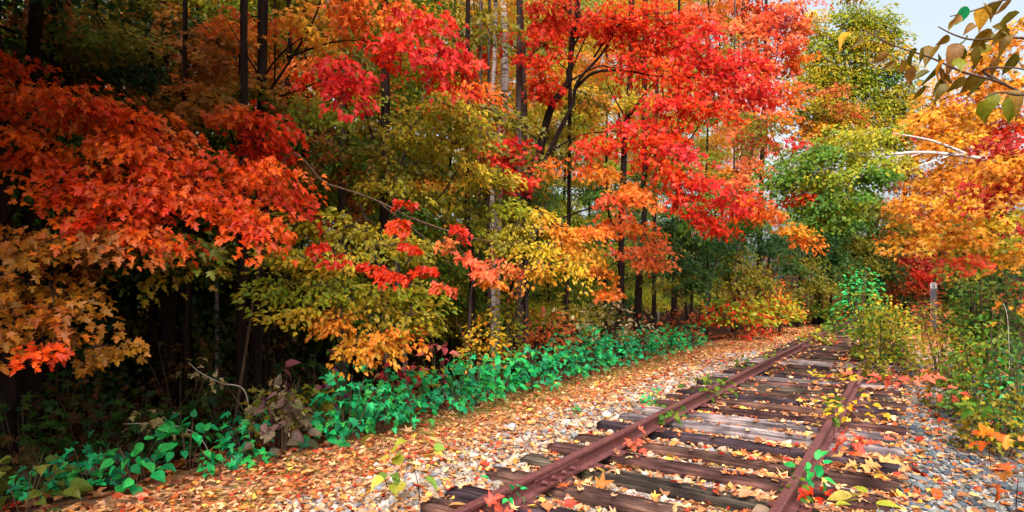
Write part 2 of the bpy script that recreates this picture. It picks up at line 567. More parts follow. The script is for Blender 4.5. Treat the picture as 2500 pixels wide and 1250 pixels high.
PAL = {
    'red': [(.64, .034, .005), (.56, .022, .004), (.70, .075, .006), (.62, .024, .012)],
    'redl': [(.62, .060, .002), (.52, .036, .002), (.68, .105, .003), (.54, .115, .004), (.58, .030, .004)],
    'pink': [(.66, .024, .020), (.58, .018, .015), (.70, .050, .016), (.64, .024, .034)],
    'dred': [(.38, .015, .012), (.28, .012, .012), (.45, .03, .015)],
    'orange': [(.74, .20, .018), (.70, .26, .02), (.76, .14, .02), (.66, .12, .015)],
    'salmon': [(.76, .17, .06), (.78, .11, .04), (.74, .25, .06), (.70, .08, .03)],
    'yorange': [(.72, .30, .02), (.66, .36, .025), (.74, .22, .02), (.55, .30, .02)],
    'yellow': [(.62, .44, .03), (.55, .38, .02), (.66, .38, .02), (.40, .36, .02)],
    'yolive': [(.40, .32, .015), (.30, .27, .012), (.50, .34, .02), (.20, .22, .012)],
    'olive': [(.20, .17, .01), (.14, .14, .008), (.26, .18, .01), (.09, .12, .008)],
    'ygreen': [(.26, .33, .015), (.36, .36, .02), (.16, .26, .015), (.46, .38, .02)],
    'green': [(.07, .19, .015), (.10, .22, .015), (.05, .14, .012), (.16, .22, .012)],
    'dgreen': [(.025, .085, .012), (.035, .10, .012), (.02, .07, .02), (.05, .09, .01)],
    'teal': [(.016, .40, .13), (.012, .28, .11), (.025, .52, .16), (.05, .44, .08), (.016, .20, .09)],
    'tealb': [(.02, .50, .13), (.03, .42, .08), (.05, .55, .11), (.015, .32, .09)],
    'brown': [(.34, .12, .02), (.42, .17, .02), (.26, .10, .015), (.46, .10, .02)],
    'rust': [(.55, .11, .025), (.48, .16, .03), (.62, .15, .03), (.40, .07, .02)],
    'obrown': [(.34, .13, .008), (.28, .11, .006), (.40, .09, .006), (.24, .12, .008)],
    'purple': [(.22, .05, .14), (.28, .08, .17), (.18, .04, .09), (.30, .09, .12)],
    'plum': [(.50, .10, .10), (.55, .14, .12), (.42, .06, .07), (.45, .22, .10)],
    'crimson': [(.45, .015, .03), (.52, .03, .04), (.36, .01, .02)],
    'cream': [(.55, .45, .22), (.45, .36, .14), (.62, .52, .30), (.32, .26, .08)],
    'drab': [(.14, .10, .06), (.11, .12, .05), (.18, .10, .09), (.10, .08, .05)],
    'vine': [(.19, .115, .007), (.14, .10, .006), (.22, .12, .010), (.12, .105, .006), (.28, .14, .03)],
    'litter': [(.56, .28, .11), (.62, .22, .05), (.44, .17, .07), (.30, .13, .06), (.72, .50, .24), (.48, .04, .02), (.60, .14, .04), (.70, .44, .08),
               (.62, .30, .16), (.34, .14, .06), (.68, .40, .20), (.50, .25, .12), (.40, .20, .10)],
}


def pick(pal, n):
    c = np.array(PAL[pal])
    return c[rng.randint(0, len(c), n)]


def spray_blob(fo, C, R, n, sz, pal, face, axis=None, tier=48, flat=.30, droop=.5):
    """n leaves in an ellipsoid at C with radii R, gathered in flat drooping tiers like the boughs of a maple"""
    nt = max(1, int(n / tier))
    u = norm(rng.randn(nt, 3)) * (rng.rand(nt, 1) ** .42)
    R = np.asarray(R, float)
    rt = np.minimum(sz * rng.uniform(2.4, 5.2, nt), .62 * max(R[0], R[1]))
    tc = C + u * np.maximum(R - .55 * rt.mean() * np.array([1, 1, .35]), .12 * R)
    tn = norm(np.array([0, 0, 1.]) + .30 * face + .28 * rng.randn(nt, 3))
    ax = norm(u * [1, 1, .3] + (0 if axis is None else axis) + .35 * face + .25 * rng.randn(nt, 3) * [1, 1, .3])
    e1 = norm(ax - tn * np.sum(ax * tn, 1, keepdims=True)); e2 = np.cross(tn, e1)
    tcol = pick(pal, nt)
    k = rng.randint(0, nt, n)
    ph = rng.uniform(0, 2 * math.pi, n); r = np.sqrt(rng.rand(n))
    a = np.cos(ph) * r * 1.35; b = np.sin(ph) * r * .85
    rk = rt[k][:, None]
    P = tc[k] + rk * (a[:, None] * e1[k] + b[:, None] * e2[k]) + tn[k] * rk * flat * rng.randn(n, 1) * .5
    P[:, 2] -= droop * rt[k] * (r ** 2)
    rad = norm(a[:, None] * e1[k] + b[:, None] * e2[k])
    tip = norm(rad * .8 + e1[k] * .5 + np.array([0, 0, -.55]) + .4 * rng.randn(n, 3))
    nor = norm(np.array([0, 0, .65]) + .62 * face + .42 * rng.randn(n, 3))
    col = tcol[k] * .65 + pick(pal, n) * .35
    col = col * np.exp(.16 * rng.randn(n, 1))
    fo.add(P, tip, nor, sz * rng.uniform(.7, 1.25, n), col)
    return tc


FACE_L = norm(np.array([.55, -.75, .1]))        # leaves of the left wood turn to the clearing
FACE_R = norm(np.array([-.65, -.65, .1]))


def tree(name, label, cat, trunk, r0, r1, blobs, sz, kind, bark=BARK, face=FACE_L, group=None, dens=1.0, cap=0, canopy=0, twigs=True,
         sides=8, canopy_pal=None, branch_mat=None, extra=None):
    """trunk: points from the root up; blobs: (centre, radii, palette, density)"""
    trunk = np.asarray(trunk, float)
    base = trunk[0].copy()
    root = empty(name, base, label, cat, group)
    tp = curve(trunk, 6)
    tt = np.linspace(0, 1, len(tp))
    tp = tp + (rng.randn(len(tp), 3) * [1, 1, 0]) * r0 * .12 * np.sin(tt * math.pi)[:, None]
    mb = MB()
    rad = r0 + (r1 - r0) * tt
    rad = rad * (1 + .5 * np.exp(-tt * len(tp) / 1.2))
    mb.tube(tp, rad, sides, wob=.04)
    mb.build("trunk", bark, root, base)
    bmat = branch_mat or bark
    for pts, ra, rb in (extra or []):
        mb = MB(); q = curve(pts, 6); mb.tube(q, np.linspace(ra, rb, len(q)), 6, wob=.05); mb.build("branch", bmat, root, base)
    fo = Foliage()
    if canopy:
        top = tp[-1]
        for _ in range(canopy):
            c = top + rng.randn(3) * [1.6, 1.6, 1.3] + [0, 0, -.6]
            if in_view(c, 1.9):
                continue
            blobs = blobs + [(c, (1.7, 1.7, 1.0), canopy_pal or blobs[0][2] if blobs else 'olive', -260)]
    att = np.column_stack([tp[:-1], rad[:-1], np.zeros(len(tp) - 1)])        # where limbs may start: point, radius, generation
    blobs = sorted(blobs, key=lambda b_: float(np.min(np.linalg.norm(tp - np.asarray(b_[0]), axis=1))))
    for C, R, pal, d in blobs:
        C, R = np.asarray(C, float), np.asarray(R, float)
        if d < 0:
            n, s_ = int(-d), .19
        else:
            area = math.pi * R[2] * max(R[0], R[1])
            n, s_ = int(max(6, dens * d * 2.4 * area / (.36 * sz * sz))), sz
        hd = np.linalg.norm((att[:, :3] - C)[:, :2], axis=1)
        cost = np.linalg.norm(att[:, :3] - (C - np.array([0, 0, .35]) * hd[:, None]), axis=1) + np.where(att[:, 2] > C[2] + .15, 1.5, 0) + att[:, 4] * .25
        i = int(np.argmin(cost))
        st, gen = att[i, :3], att[i, 4]
        tc = spray_blob(fo, C, R, n, s_, pal, face, axis=norm((C - st) * [1, 1, .2]) * .7)
        if d < 0:                                   # unseen canopy added to shade the wood: keep only what hangs outside the view
            q = fo.P[-1]
            yy = np.maximum(q[:, 1], .5)
            ok = ~((q[:, 1] > -.5) & (np.abs(q[:, 0] / yy) * F < 1250 + 260 * 1.5 / yy) & (HY - F * (q[:, 2] - CZ) / yy > -260 * 1.5 / yy))
            for lst in (fo.P, fo.tip, fo.nor, fo.size, fo.col):
                lst[-1] = lst[-1][ok]
        L = np.linalg.norm(C - st)
        mb = MB()
        if L > .25:
            m1 = st + (C - st) * .35 + np.array([0, 0, .07 * L]) + rng.randn(3) * .06 * L
            m2 = st + (C - st) * .7 + np.array([0, 0, .08 * L]) + rng.randn(3) * .06 * L
            q = curve([st, m1, m2, C], 4)
            rb = min(att[i, 3] * .62, .007 + .008 * L)
            rr_ = np.linspace(rb, rb * .35, len(q))
            att = np.vstack([att, np.column_stack([q[3:], rr_[3:], np.full(len(q) - 3, gen + 1)])])
            mb.tube(q, rr_, 5)
        if twigs:
            for c in tc[:40]:
                m2 = (C + c) / 2 + rng.randn(3) * .04 + [0, 0, .04]
                mb.tube(curve([C, m2, c], 2), np.linspace(.008, .003, 5), 3, cap=False)
        if mb.k:
            mb.build("branch", bmat, root, base)
    fo.build(root, kind, 'crown', cap)
    return root


def B(px, py, rx, ry, pal, Y, d=1.0, dY=.5):
    """a bough: an ellipsoid of leaves at depth Y that spans rx, ry photo pixels"""
    return (W(px, py, Y), (rx * Y / F, dY, ry * Y / F), pal, d)


def TR(pts, Y, Y2=None):
    """trunk from the ground at the first px through photo points"""
    px0 = pts[0][0]
    if px0 < 1860:
        Y = max(Y, edge_Y(px0, -6.2))
    out = [on_ground(px0, Y) - [0, 0, .05]]
    for p in pts[1:]:
        out.append(W(p[0], p[1], Y if len(p) < 3 else p[2]))
    return out


# ------------------------------------------------------------------ ground
def build_ground():
    nv = np.concatenate([-np.geomspace(160, 8, 26), np.linspace(-7.6, 3.0, 70), np.geomspace(3.3, 160, 26)])
    sv = np.concatenate([-np.geomspace(120, 6, 14), np.linspace(-5.5, 20, 110), np.geomspace(20.5, 260, 40)])
    S, NN = np.meshgrid(sv, nv, indexing='ij')
    X, Y = S * T[0] + NN * N[0], S * T[1] + NN * N[1]
    Z = gz(X, Y)
    V = np.stack([X, Y, Z], -1).reshape(-1, 3)
    a, b = len(sv), len(nv)
    idx = np.arange(a * b).reshape(a, b)
    q = np.stack([idx[:-1, :-1], idx[:-1, 1:], idx[1:, 1:], idx[1:, :-1]], -1).reshape(-1, 4)
    tr = np.concatenate([q[:, [0, 2, 1]], q[:, [0, 3, 2]]])
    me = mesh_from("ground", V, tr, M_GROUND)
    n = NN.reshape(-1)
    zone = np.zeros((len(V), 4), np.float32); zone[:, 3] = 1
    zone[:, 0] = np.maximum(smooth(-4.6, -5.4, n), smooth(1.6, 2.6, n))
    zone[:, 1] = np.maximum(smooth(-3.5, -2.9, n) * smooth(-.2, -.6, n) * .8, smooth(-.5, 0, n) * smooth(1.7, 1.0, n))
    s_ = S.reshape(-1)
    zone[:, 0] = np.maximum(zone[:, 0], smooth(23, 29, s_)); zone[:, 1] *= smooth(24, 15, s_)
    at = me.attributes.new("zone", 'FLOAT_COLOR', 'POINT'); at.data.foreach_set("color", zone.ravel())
    tag(link("ground", me), kind="structure")


build_ground()

# ------------------------------------------------------------------ ties
TIE_S = [2.38, 2.85, 3.12, 3.59, 4.07, 4.54, 5.02, 5.55, 6.09, 6.57, 7.07, 7.6]
while len(TIE_S) < 58:
    TIE_S.append(TIE_S[-1] + .49 + random.uniform(-.05, .05))
TIE_TOP = 0.058
tie_rec = []


def tie_variant(L=2.62, w=.165, h=.16):
    nx, cross = 30, [-1, -.93, -.62, -.35, -.08, .18, .45, .72, .93, 1]
    xs = np.linspace(-L / 2, L / 2, nx)
    cracks = {rng.randint(2, 8): (rng.randint(0, 12), rng.randint(14, 30)) for _ in range(3)}
    V = []
    prof = rng.randn(len(cross)) * .003
    for i, x in enumerate(xs):
        ends = min(i, nx - 1 - i)
        ring = []
        for j, c in enumerate(cross):
            z = -.014 * (abs(c) > .99) - (.003 if abs(c) > .9 else 0) + prof[j] + rng.randn() * .0018
            if j in cracks and cracks[j][0] <= i <= cracks[j][1]:
                z -= .02
            if ends == 0:
                z -= .012
            y = c * w / 2 * (1 + .015 * math.sin(x * 3 + prof[0] * 900)) * (1 if ends else .95) + rng.randn() * .001
            ring.append((x + (rng.randn() * .012 if ends == 0 else 0), y, z))
        ring.append((x, w / 2, -h)); ring.append((x, -w / 2, -h))
        V += ring
    k = len(cross) + 2
    tr = []
    for i in range(nx - 1):
        for j in range(k):
            j2 = (j + 1) % k
            a, b, c, d = i * k + j, i * k + j2, (i + 1) * k + j2, (i + 1) * k + j
            tr += [(a, c, b), (a, d, c)]
    for j in range(1, k - 1):
        tr.append((0, j, j + 1)); e = (nx - 1) * k; tr.append((e, e + j + 1, e + j))
    me = mesh_from("railway_tie", np.array(V), np.array(tr), M_WOOD)
    return me


TIE_MESH = [tie_variant() for _ in range(6)]
ORD = ["first", "second", "third", "fourth", "fifth", "sixth", "seventh", "eighth", "ninth", "tenth", "eleventh", "twelfth", "thirteenth",
       "fourteenth", "fifteenth", "sixteenth", "seventeenth", "eighteenth", "nineteenth", "twentieth"]
PALE = {6.09: (.27, .23, .23), 6.57: (.20, .17, .17)}
PALE_IDX = {16, 21, 22}
plate = MB()
plate.box((0, 0, .005), (.09, .13, .005)); PLATE = None


def hexbolt(mb, p, ax, r, h, sides=6):
    p = np.asarray(p, float); ax = np.asarray(ax, float)
    mb.tube([p, p + ax * h], [r, r], sides)


for i, s in enumerate(TIE_S):
    dark = [(.070, .034, .030), (.085, .045, .035), (.042, .028, .034), (.10, .056, .042), (.062, .05, .038)][i % 5]
    c = PALE.get(s, dark)
    if i in PALE_IDX:
        c = (.24, .20, .19)
    off = rng.uniform(-.05, .05)
    x, y = xy(s, MID + off)
    o = link("railway_tie", TIE_MESH[i % 6], None, (x, y, TIE_TOP + rng.uniform(-.008, .008)))
    o.rotation_euler = (rng.uniform(-.03, .03), rng.uniform(-.008, .008), -TH + rng.uniform(-.025, .025))
    o.color = (*c, 1)
    tie_rec.append((s, off))
    look = ("bleached grey splintered wooden" if c[0] > .18 else
            ["purplish brown", "brown cracked", "blackish", "mid brown grained", "mossy dark"][i % 5] + " wooden")
    if i < 20:
        lab = f"{look} tie under the rails, {ORD[i]} from the near end"
    elif i < 40:
        lab = f"{look} tie far along the track, {ORD[i - 20]} beyond the near twenty"
    else:
        lab = f"{look} tie at the overgrown end of the track, {ORD[i - 40]} past fortieth"
    tag(o, lab, "railway tie", "wooden ties under the rails")


def surf(s, n):
    """height of what lies on top at (s, n): tie, rail foot or ground"""
    x, y = xy(s, n)
    z = gz(x, y)
    for ts, off in tie_rec:
        on = (np.abs(s - ts) < .088) & (np.abs(n - MID - off) < 1.31)
        z = np.where(on, np.maximum(z, TIE_TOP), z)
    return z


# ------------------------------------------------------------------ rails
R0 = TIE_TOP + .012
PROFILE = [(-.066, 0), (.066, 0), (.066, .010), (.012, .026), (.009, .05), (.009, .100), (.034, .118), (.037, .126), (.036, .148), (.028, .156),
           (-.028, .156), (-.036, .148), (-.037, .126), (-.034, .118), (-.009, .100), (-.009, .05), (-.012, .026), (-.066, .010)]
PROFILE = [(a * .80, b * .84) for a, b in PROFILE]


def rail_section(root, base, n, s0, s1):
    ss = np.linspace(s0, s1, max(2, int((s1 - s0) / .6) + 1))
    V, Fs = [], []
    k = len(PROFILE)
    for s in ss:
        w = .004 * math.sin(s * 1.9) * smooth(6, 12, s)
        for a, b in PROFILE:
            x, y = xy(s, n + a + w)
            V.append((x, y, R0 + b + .002 * math.sin(s * 1.1)))
    for i in range(len(ss) - 1):
        for j in range(k):
            j2 = (j + 1) % k
            Fs.append((i * k + j, i * k + j2, (i + 1) * k + j2, (i + 1) * k + j))
    mb = MB(); mb.add(V, Fs)
    # end caps as strips between mirrored points
    for e in (0, (len(ss) - 1) * k):
        pts = [V[e + j] for j in range(k)]
        caps = [(0, 1, 2, 17), (17, 2, 3, 16), (16, 3, 4, 15), (15, 4, 5, 14), (14, 5, 6, 13), (13, 6, 7, 12), (12, 7, 8, 11), (11, 8, 9, 10)]
        mb.add(pts, caps)
    o = mb.build("rail_section", M_RUST, root, base, flat=True)
    return o


def orient_box(mb, s, n, z, hs, hn, hz):
    x, y = xy(s, n)
    Rm = np.stack([T, N, [0, 0, 1]], 1)
    mb.box((x, y, z), (hs, hn, hz), Rm)


def make_rail(n, joints, label):
    base = np.array([*xy(2.0, n), R0])
    root = empty("railway_rail", base, label, "rail", "rails of the track")
    cuts = [1.4] + joints + [34.0]
    for a, b in zip(cuts[:-1], cuts[1:]):
        rail_section(root, base, n, a + .004, b - .004)
    for j in joints:
        for side in (-1, 1):
            mb = MB()
            # angle bar: foot, web, head flange
            orient_box(mb, j, n + side * .036, R0 + .022, .30, .026, .007)
            orient_box(mb, j, n + side * .018, R0 + .055, .30, .007, .029)
            orient_box(mb, j, n + side * .025, R0 + .087, .30, .011, .006)
            mb.build("joint_bar", M_RUST, root, base, flat=True)
            for ds in (-.2, -.07, .07, .2):
                mb = MB()
                p = np.array([*xy(j + ds, n + side * .024), R0 + .055])
                hexbolt(mb, p, N * side, .019, .022)
                hexbolt(mb, p + N * side * .022, N * side, .010, .024, 8)
                mb.build("bolt", M_RUST, root, base, flat=True)
    for i, (s, off) in enumerate(tie_rec):
        if s > 9:
            break
        mb = MB()
        orient_box(mb, s, n, R0 - .006, .085, .125, .006)
        pl = mb.build("tie_plate", M_RUST, root, base, flat=True)
        for dn, ds in ((-.068, .04), (.068, -.04)):
            mb = MB()
            x, y = xy(s + ds, n + dn)
            mb.tube([(x, y, R0), (x, y, R0 + .018)], [.008, .008], 5)
            mb.tube([(x, y, R0 + .018), (x, y, R0 + .024), (x, y, R0 + .030)], [.012, .017, .010], 7)
            mb.build("spike", M_RUST, root, base, flat=True)
    return root


make_rail(RAIL_L, [3.58, 15.4], "rusty brown rail beside the gravel path with a bolted joint near its front end")
make_rail(RAIL_R, [9.7], "rusty purplish rail next to the blue grey gravel, overgrown further on")

# ------------------------------------------------------------------ gravel
ICO = None


def gravel():
    t = (1 + 5 ** .5) / 2
    V = norm(np.array([(-1, t, 0), (1, t, 0), (-1, -t, 0), (1, -t, 0), (0, -1, t), (0, 1, t), (0, -1, -t), (0, 1, -t), (t, 0, -1), (t, 0, 1), (-t, 0, -1), (-t, 0, 1)], float))
    Fi = np.array([(0, 11, 5), (0, 5, 1), (0, 1, 7), (0, 7, 10), (0, 10, 11), (1, 5, 9), (5, 11, 4), (11, 10, 2), (10, 7, 6), (7, 1, 8), (3, 9, 4), (3, 4, 2), (3, 2, 6), (3, 6, 8), (3, 8, 9), (4, 9, 5), (2, 4, 11), (6, 2, 10), (8, 6, 7), (9, 8, 1)])
    zones = [(-3.9, -2.5, 17000, 0), (-2.6, -.1, 15000, 0), (-.35, 1.55, 15000, 1)]
    Ps, Ss, Cs = [], [], []
    for n0, n1, cnt, tone in zones:
        s = 1.2 + 13.5 * rng.rand(cnt) ** 1.7
        n = rng.uniform(n0, n1, cnt)
        if tone == 0 and n0 < -3:
            keep = rng.rand(cnt) < smooth(-3.9, -3.0, n); s, n = s[keep], n[keep]
        x, y = xy(s, n)
        ok = (y > 1.5)
        z = gz(x, y)
        on_tie = surf(s, n) > z + .03
        ok &= ~on_tie
        ok &= (np.abs(n - RAIL_L) > .07) & (np.abs(n - RAIL_R) > .07)
        s, n, x, y, z = s[ok], n[ok], x[ok], y[ok], z[ok]
        c = len(s)
        size = .0145 * np.exp(.42 * rng.randn(c)) * (1 + .02 * s)
        Ps.append(np.stack([x, y, z + size * rng.uniform(-.1, .75, c)], 1)); Ss.append(size)
        if tone:
            base = np.array([(.075, .095, .115), (.12, .14, .15), (.05, .065, .085), (.18, .18, .165), (.10, .105, .09), (.10, .06, .04)])
        else:
            base = np.array([(.30, .26, .21), (.40, .36, .31), (.17, .165, .17), (.34, .24, .16), (.22, .225, .24), (.38, .31, .23), (.16, .11, .07)])
        Cs.append(base[rng.randint(0, len(base), c)] * np.exp(.15 * rng.randn(c, 1)))
    P, size, C = np.concatenate(Ps), np.concatenate(Ss), np.concatenate(Cs)
    n = len(P)
    q = norm(rng.randn(n, 4)); w, x, y, z = q.T
    Rm = np.stack([1 - 2 * (y * y + z * z), 2 * (x * y - z * w), 2 * (x * z + y * w), 2 * (x * y + z * w), 1 - 2 * (x * x + z * z), 2 * (y * z - x * w),
                   2 * (x * z - y * w), 2 * (y * z + x * w), 1 - 2 * (x * x + y * y)], 1).reshape(n, 3, 3)
    sc = rng.uniform(.6, 1.35, (n, 3))
    VV = V[None] * (1 + .14 * rng.randn(n, 12, 1)) * sc[:, None, :]
    VV = np.einsum('nvk,nck->nvc', VV, Rm) * [1, 1, .8] * size[:, None, None] + P[:, None, :]
    tr = (Fi[None] + (np.arange(n) * 12)[:, None, None]).reshape(-1, 3)
    o = link("gravel", mesh_from("gravel", VV.reshape(-1, 3), tr, M_STONE, np.repeat(C, 12, 0), flat=True))
    tag(o, "loose grey and cream ballast stones round the ties", "gravel", kind="stuff")


gravel()

# ------------------------------------------------------------------ fallen leaves
NAMES = [("deep red", (.55, .05, .03)), ("orange", (.72, .25, .06)), ("yellow", (.74, .50, .10)), ("tan", (.70, .42, .2)), ("brown", (.42, .20, .08))]


def colour_word(c):
    return min(NAMES, key=lambda t_: sum((a - b) ** 2 for a, b in zip(t_[1], c)))[0]


def litter():
    fo = Foliage()
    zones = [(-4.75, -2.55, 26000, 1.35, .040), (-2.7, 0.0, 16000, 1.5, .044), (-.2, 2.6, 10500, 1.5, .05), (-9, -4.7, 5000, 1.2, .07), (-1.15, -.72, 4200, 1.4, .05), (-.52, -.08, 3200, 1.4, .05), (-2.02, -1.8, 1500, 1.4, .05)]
    for n0, n1, cnt, pw, sz in zones:
        s = 1.0 + 27 * rng.rand(cnt) ** (pw * 1.15)
        n = rng.uniform(n0, n1, cnt)
        if n0 == -4.75:
            keep = rng.rand(cnt) < np.where(n > -3.2, .72, np.where(n < -3.7, .75, 1)); s, n = s[keep], n[keep]
        on_rail = (np.abs(n - RAIL_L) < .075) | (np.abs(n - RAIL_R) < .075)
        tie = surf(s, n) > gz(*xy(s, n)) + .03
        keep = ~on_rail & (~tie | (rng.rand(len(s)) < (.6 if n1 - n0 < .5 else .2))); s, n = s[keep], n[keep]
        x, y = xy(s, n)
        c = len(s)
        P = np.stack([x, y, surf(s, n) + .012 + .02 * rng.rand(c)], 1)
        ph = rng.uniform(0, 2 * math.pi, c)
        tip = np.stack([np.cos(ph), np.sin(ph), rng.uniform(-.25, .25, c)], 1)
        nor = norm(np.stack([rng.randn(c) * .38, rng.randn(c) * .38, np.ones(c)], 1))
        col = pick('litter', c) * np.exp(-.12 + .22 * rng.randn(c, 1))
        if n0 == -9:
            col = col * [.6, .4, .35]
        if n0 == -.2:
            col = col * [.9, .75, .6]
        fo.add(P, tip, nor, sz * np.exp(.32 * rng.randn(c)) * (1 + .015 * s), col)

    def top(o, P, c):
        o.name = "fallen_leaf"
        _, n = sn(P[0], P[1])
        where = ("on the sandy path" if n < -3.4 else "on the gravel beside the left-hand ties" if n < -2.68 else
                 "between the two rails" if RAIL_L < n < RAIL_R else "among the tie ends on the gravel" if n < .05 else "on the blue grey gravel")
        if RAIL_L > n >= -2.68:
            where = "by the tie ends outside the jointed rail"
        tag(o, f"small {colour_word(c)} fallen leaf lying {where}", "fallen leaf", f"{colour_word(c)} fallen leaves {where}")
    o = fo.build(None, 'litter', 'fallen_leaves', 290, M_LITTER, M_LITTER1, top, 'fallen_leaf')
    tag(o, "carpet of small yellow, orange and red fallen leaves", "fallen leaves")


litter()

# ------------------------------------------------------------------ the big trees
Y1 = 4.6
tree("red_maple_tree", "dark leaning maple at the left edge with a broad scarlet bough over the hollow", "tree",
     [on_ground(15, 5.7), W(10, 700, 5.7), W(0, 300, 5.6), W(-40, -200, 5.6), W(-60, -700, 5.6)], .085, .05,
     [B(52, 242, 127, 59, 'redl', 4.9), B(192, 262, 137, 63, 'redl', 4.8), B(102, 372, 127, 59, 'redl', 4.7), B(322, 302, 127, 59, 'redl', 4.8),
      B(282, 402, 147, 59, 'redl', 4.6), B(422, 392, 127, 51, 'redl', 4.7), B(172, 472, 107, 38, 'redl', 4.5), B(332, 482, 137, 46, 'redl', 4.4),
      B(492, 452, 117, 51, 'redl', 4.6), B(582, 412, 88, 42, 'redl', 4.8), B(572, 502, 88, 38, 'redl', 4.5), B(642, 537, 44, 21, 'redl', 4.4),
      B(262, 542, 127, 34, 'redl', 4.3), B(372, 572, 68, 25, 'redl', 4.2), B(682, 422, 78, 29, 'redl', 4.9), B(52, 152, 88, 34, 'redl', 5.1, .6)],
     .058, 'maple', dens=.78, cap=300, canopy=14, canopy_pal='brown')
tree("orange_maple_tree", "maple with drooping amber brown leaves hanging low at the left border", "tree",
     [on_ground(-260, 4.6), W(-250, 500, 4.5), W(-200, 0, 4.4), W(-180, -600, 4.4)], .07, .03,
     [B(52, 582, 127, 38, 'obrown', 4.2), B(192, 602, 107, 34, 'obrown', 4.1), B(322, 582, 88, 29, 'brown', 4.2, .8), B(462, 592, 78, 34, 'olive', 4.4, .7),
      B(52, 692, 107, 46, 'obrown', 3.9), B(152, 742, 88, 42, 'obrown', 3.8), B(42, 802, 78, 34, 'obrown', 3.8, .8), B(162, 832, 55, 22, 'redl', 3.7, .5),
      B(22, 712, 49, 25, 'obrown', 3.7, .6), B(212, 852, 44, 18, 'obrown', 3.7), B(412, 652, 88, 21, 'olive', 4.6, .6)],
     .062, 'maple', dens=.62, cap=260, canopy=16, canopy_pal='brown')

tree("broad_dark_tree", "thick black trunk behind the scarlet bough, widest of the shaded wood", "tree",
     TR([(140, 0), (140, 300), (138, -50), (130, -900)], 8.6), .20, .12,
     [B(260, 90, 190, 90, 'olive', 8.3, .5), B(100, 80, 140, 70, 'brown', 8, .4), B(300, 180, 120, 50, 'dgreen', 8.6, .6), B(40, 150, 100, 60, 'dgreen', 8, .5)],
     .085, 'maple_mid', canopy=12, canopy_pal='olive')
tree("slim_dark_tree", "slim black trunk standing close beside a thicker one in the shaded wood", "tree",
     TR([(372, 0), (370, 300), (366, -50), (360, -900)], 9.8), .055, .04,
     [B(380, 60, 120, 60, 'brown', 9.4, .5), B(460, 150, 120, 40, 'brown', 9.2, .6)], .11, 'maple_mid', canopy=14, canopy_pal='brown')
tree("black_trunk_tree", "tall black trunk, thicker of the close pair in the shaded wood", "tree",
     TR([(412, 0), (408, 240), (398, -50), (390, -900)], 9.6), .105, .08,
     [B(500, 60, 110, 60, 'brown', 9.2, .5), B(470, 210, 110, 45, 'obrown', 8.6, .6), B(430, 270, 110, 40, 'obrown', 8.3, .6)], .11, 'maple_mid', canopy=16, canopy_pal='brown')
tree("amber_maple_tree", "dark trunk under amber leaves with crooked thin limbs forking from it", "tree",
     TR([(590, 0), (588, 400), (592, 100), (596, -80), (600, -900)], 9.0), .06, .045,
     [B(620, 40, 120, 50, 'orange', 8.4, .7), B(530, 110, 100, 45, 'brown', 8.8, .6), B(740, 30, 90, 50, 'yorange', 8.4, .7), B(520, 240, 110, 50, 'obrown', 7.4, .7),
      B(640, 200, 90, 40, 'obrown', 8.2, .6)], .10, 'maple_mid', canopy=3, canopy_pal='orange')
tree("scarlet_sprig_maple", "straight dark trunk with crimson sprigs held out right of it", "tree",
     TR([(628, 0), (632, 700), (640, 300), (645, -60), (648, -900)], 8.2), .062, .05,
     [B(830, 165, 65, 30, 'pink', 7.0, .85), B(860, 215, 50, 28, 'pink', 6.9, .85), B(790, 190, 45, 20, 'red', 7.1, .7), B(1050, 60, 55, 40, 'pink', 7.2, .85),
      B(990, 115, 60, 35, 'pink', 7.1, .8), B(1095, 130, 45, 40, 'pink', 7.1, .8), B(1110, 190, 25, 15, 'pink', 7.1, .7), B(930, 110, 35, 20, 'red', 7.1, .5),
      B(600, 280, 110, 40, 'red', 6.8, .75), B(540, 260, 80, 35, 'redl', 6.6, .7), B(620, 350, 60, 40, 'red', 6.8, .7), B(710, 470, 60, 25, 'red', 6.4, .8),
      B(880, 40, 110, 45, 'orange', 7.6, .9), B(960, 20, 70, 35, 'orange', 7.6, .9), B(800, 90, 90, 35, 'yorange', 7.8, .5)],
     .092, 'maple', dens=.9, cap=200, canopy=3, canopy_pal='orange',
     extra=[([W(645, 240, 8.2), W(700, 160, 8), W(760, 60, 7.8), W(790, -20, 7.7)], .022, .008), ([W(640, 250, 8.2), W(740, 215, 7.8), W(800, 190, 7.2)], .018, .006),
            ([W(700, 140, 8), W(830, 100, 7.6), W(980, 110, 7.2)], .014, .006), ([W(642, 200, 8.2), W(600, 130, 8), (W(560, 60, 8))], .016, .006)])
tree("grey_beech_tree", "pale grey trunk half veiled by olive leaves", "tree",
     TR([(836, 0), (835, 600), (836, 240), (842, -60), (845, -900)], 10.2), .085, .06,
     [B(760, 300, 110, 80, 'olive', 9.8, .5), B(830, 380, 90, 60, 'green', 9.4, .45), B(860, 120, 120, 60, 'olive', 9.8, .5)], .10, 'oval_far', BARK_GREY, canopy=3, canopy_pal='olive')
tree("dark_forked_tree", "dark brown trunk in front of green gloom left of the yellow beech boughs", "tree",
     TR([(940, 0), (938, 480), (941, 230), (940, -60), (940, -900)], 9.6), .085, .06,
     [B(1000, 60, 90, 60, 'olive', 9.3, .6), B(890, 330, 90, 60, 'olive', 9.0, .5), B(1130, 250, 90, 60, 'red', 9.4, .45), B(1180, 60, 80, 60, 'olive', 9.4, .5)],
     .10, 'maple_mid', canopy=3, canopy_pal='olive', extra=[([W(930, 400, 9.6), W(900, 300, 9.4), W(880, 240, 9.2)], .03, .012)])
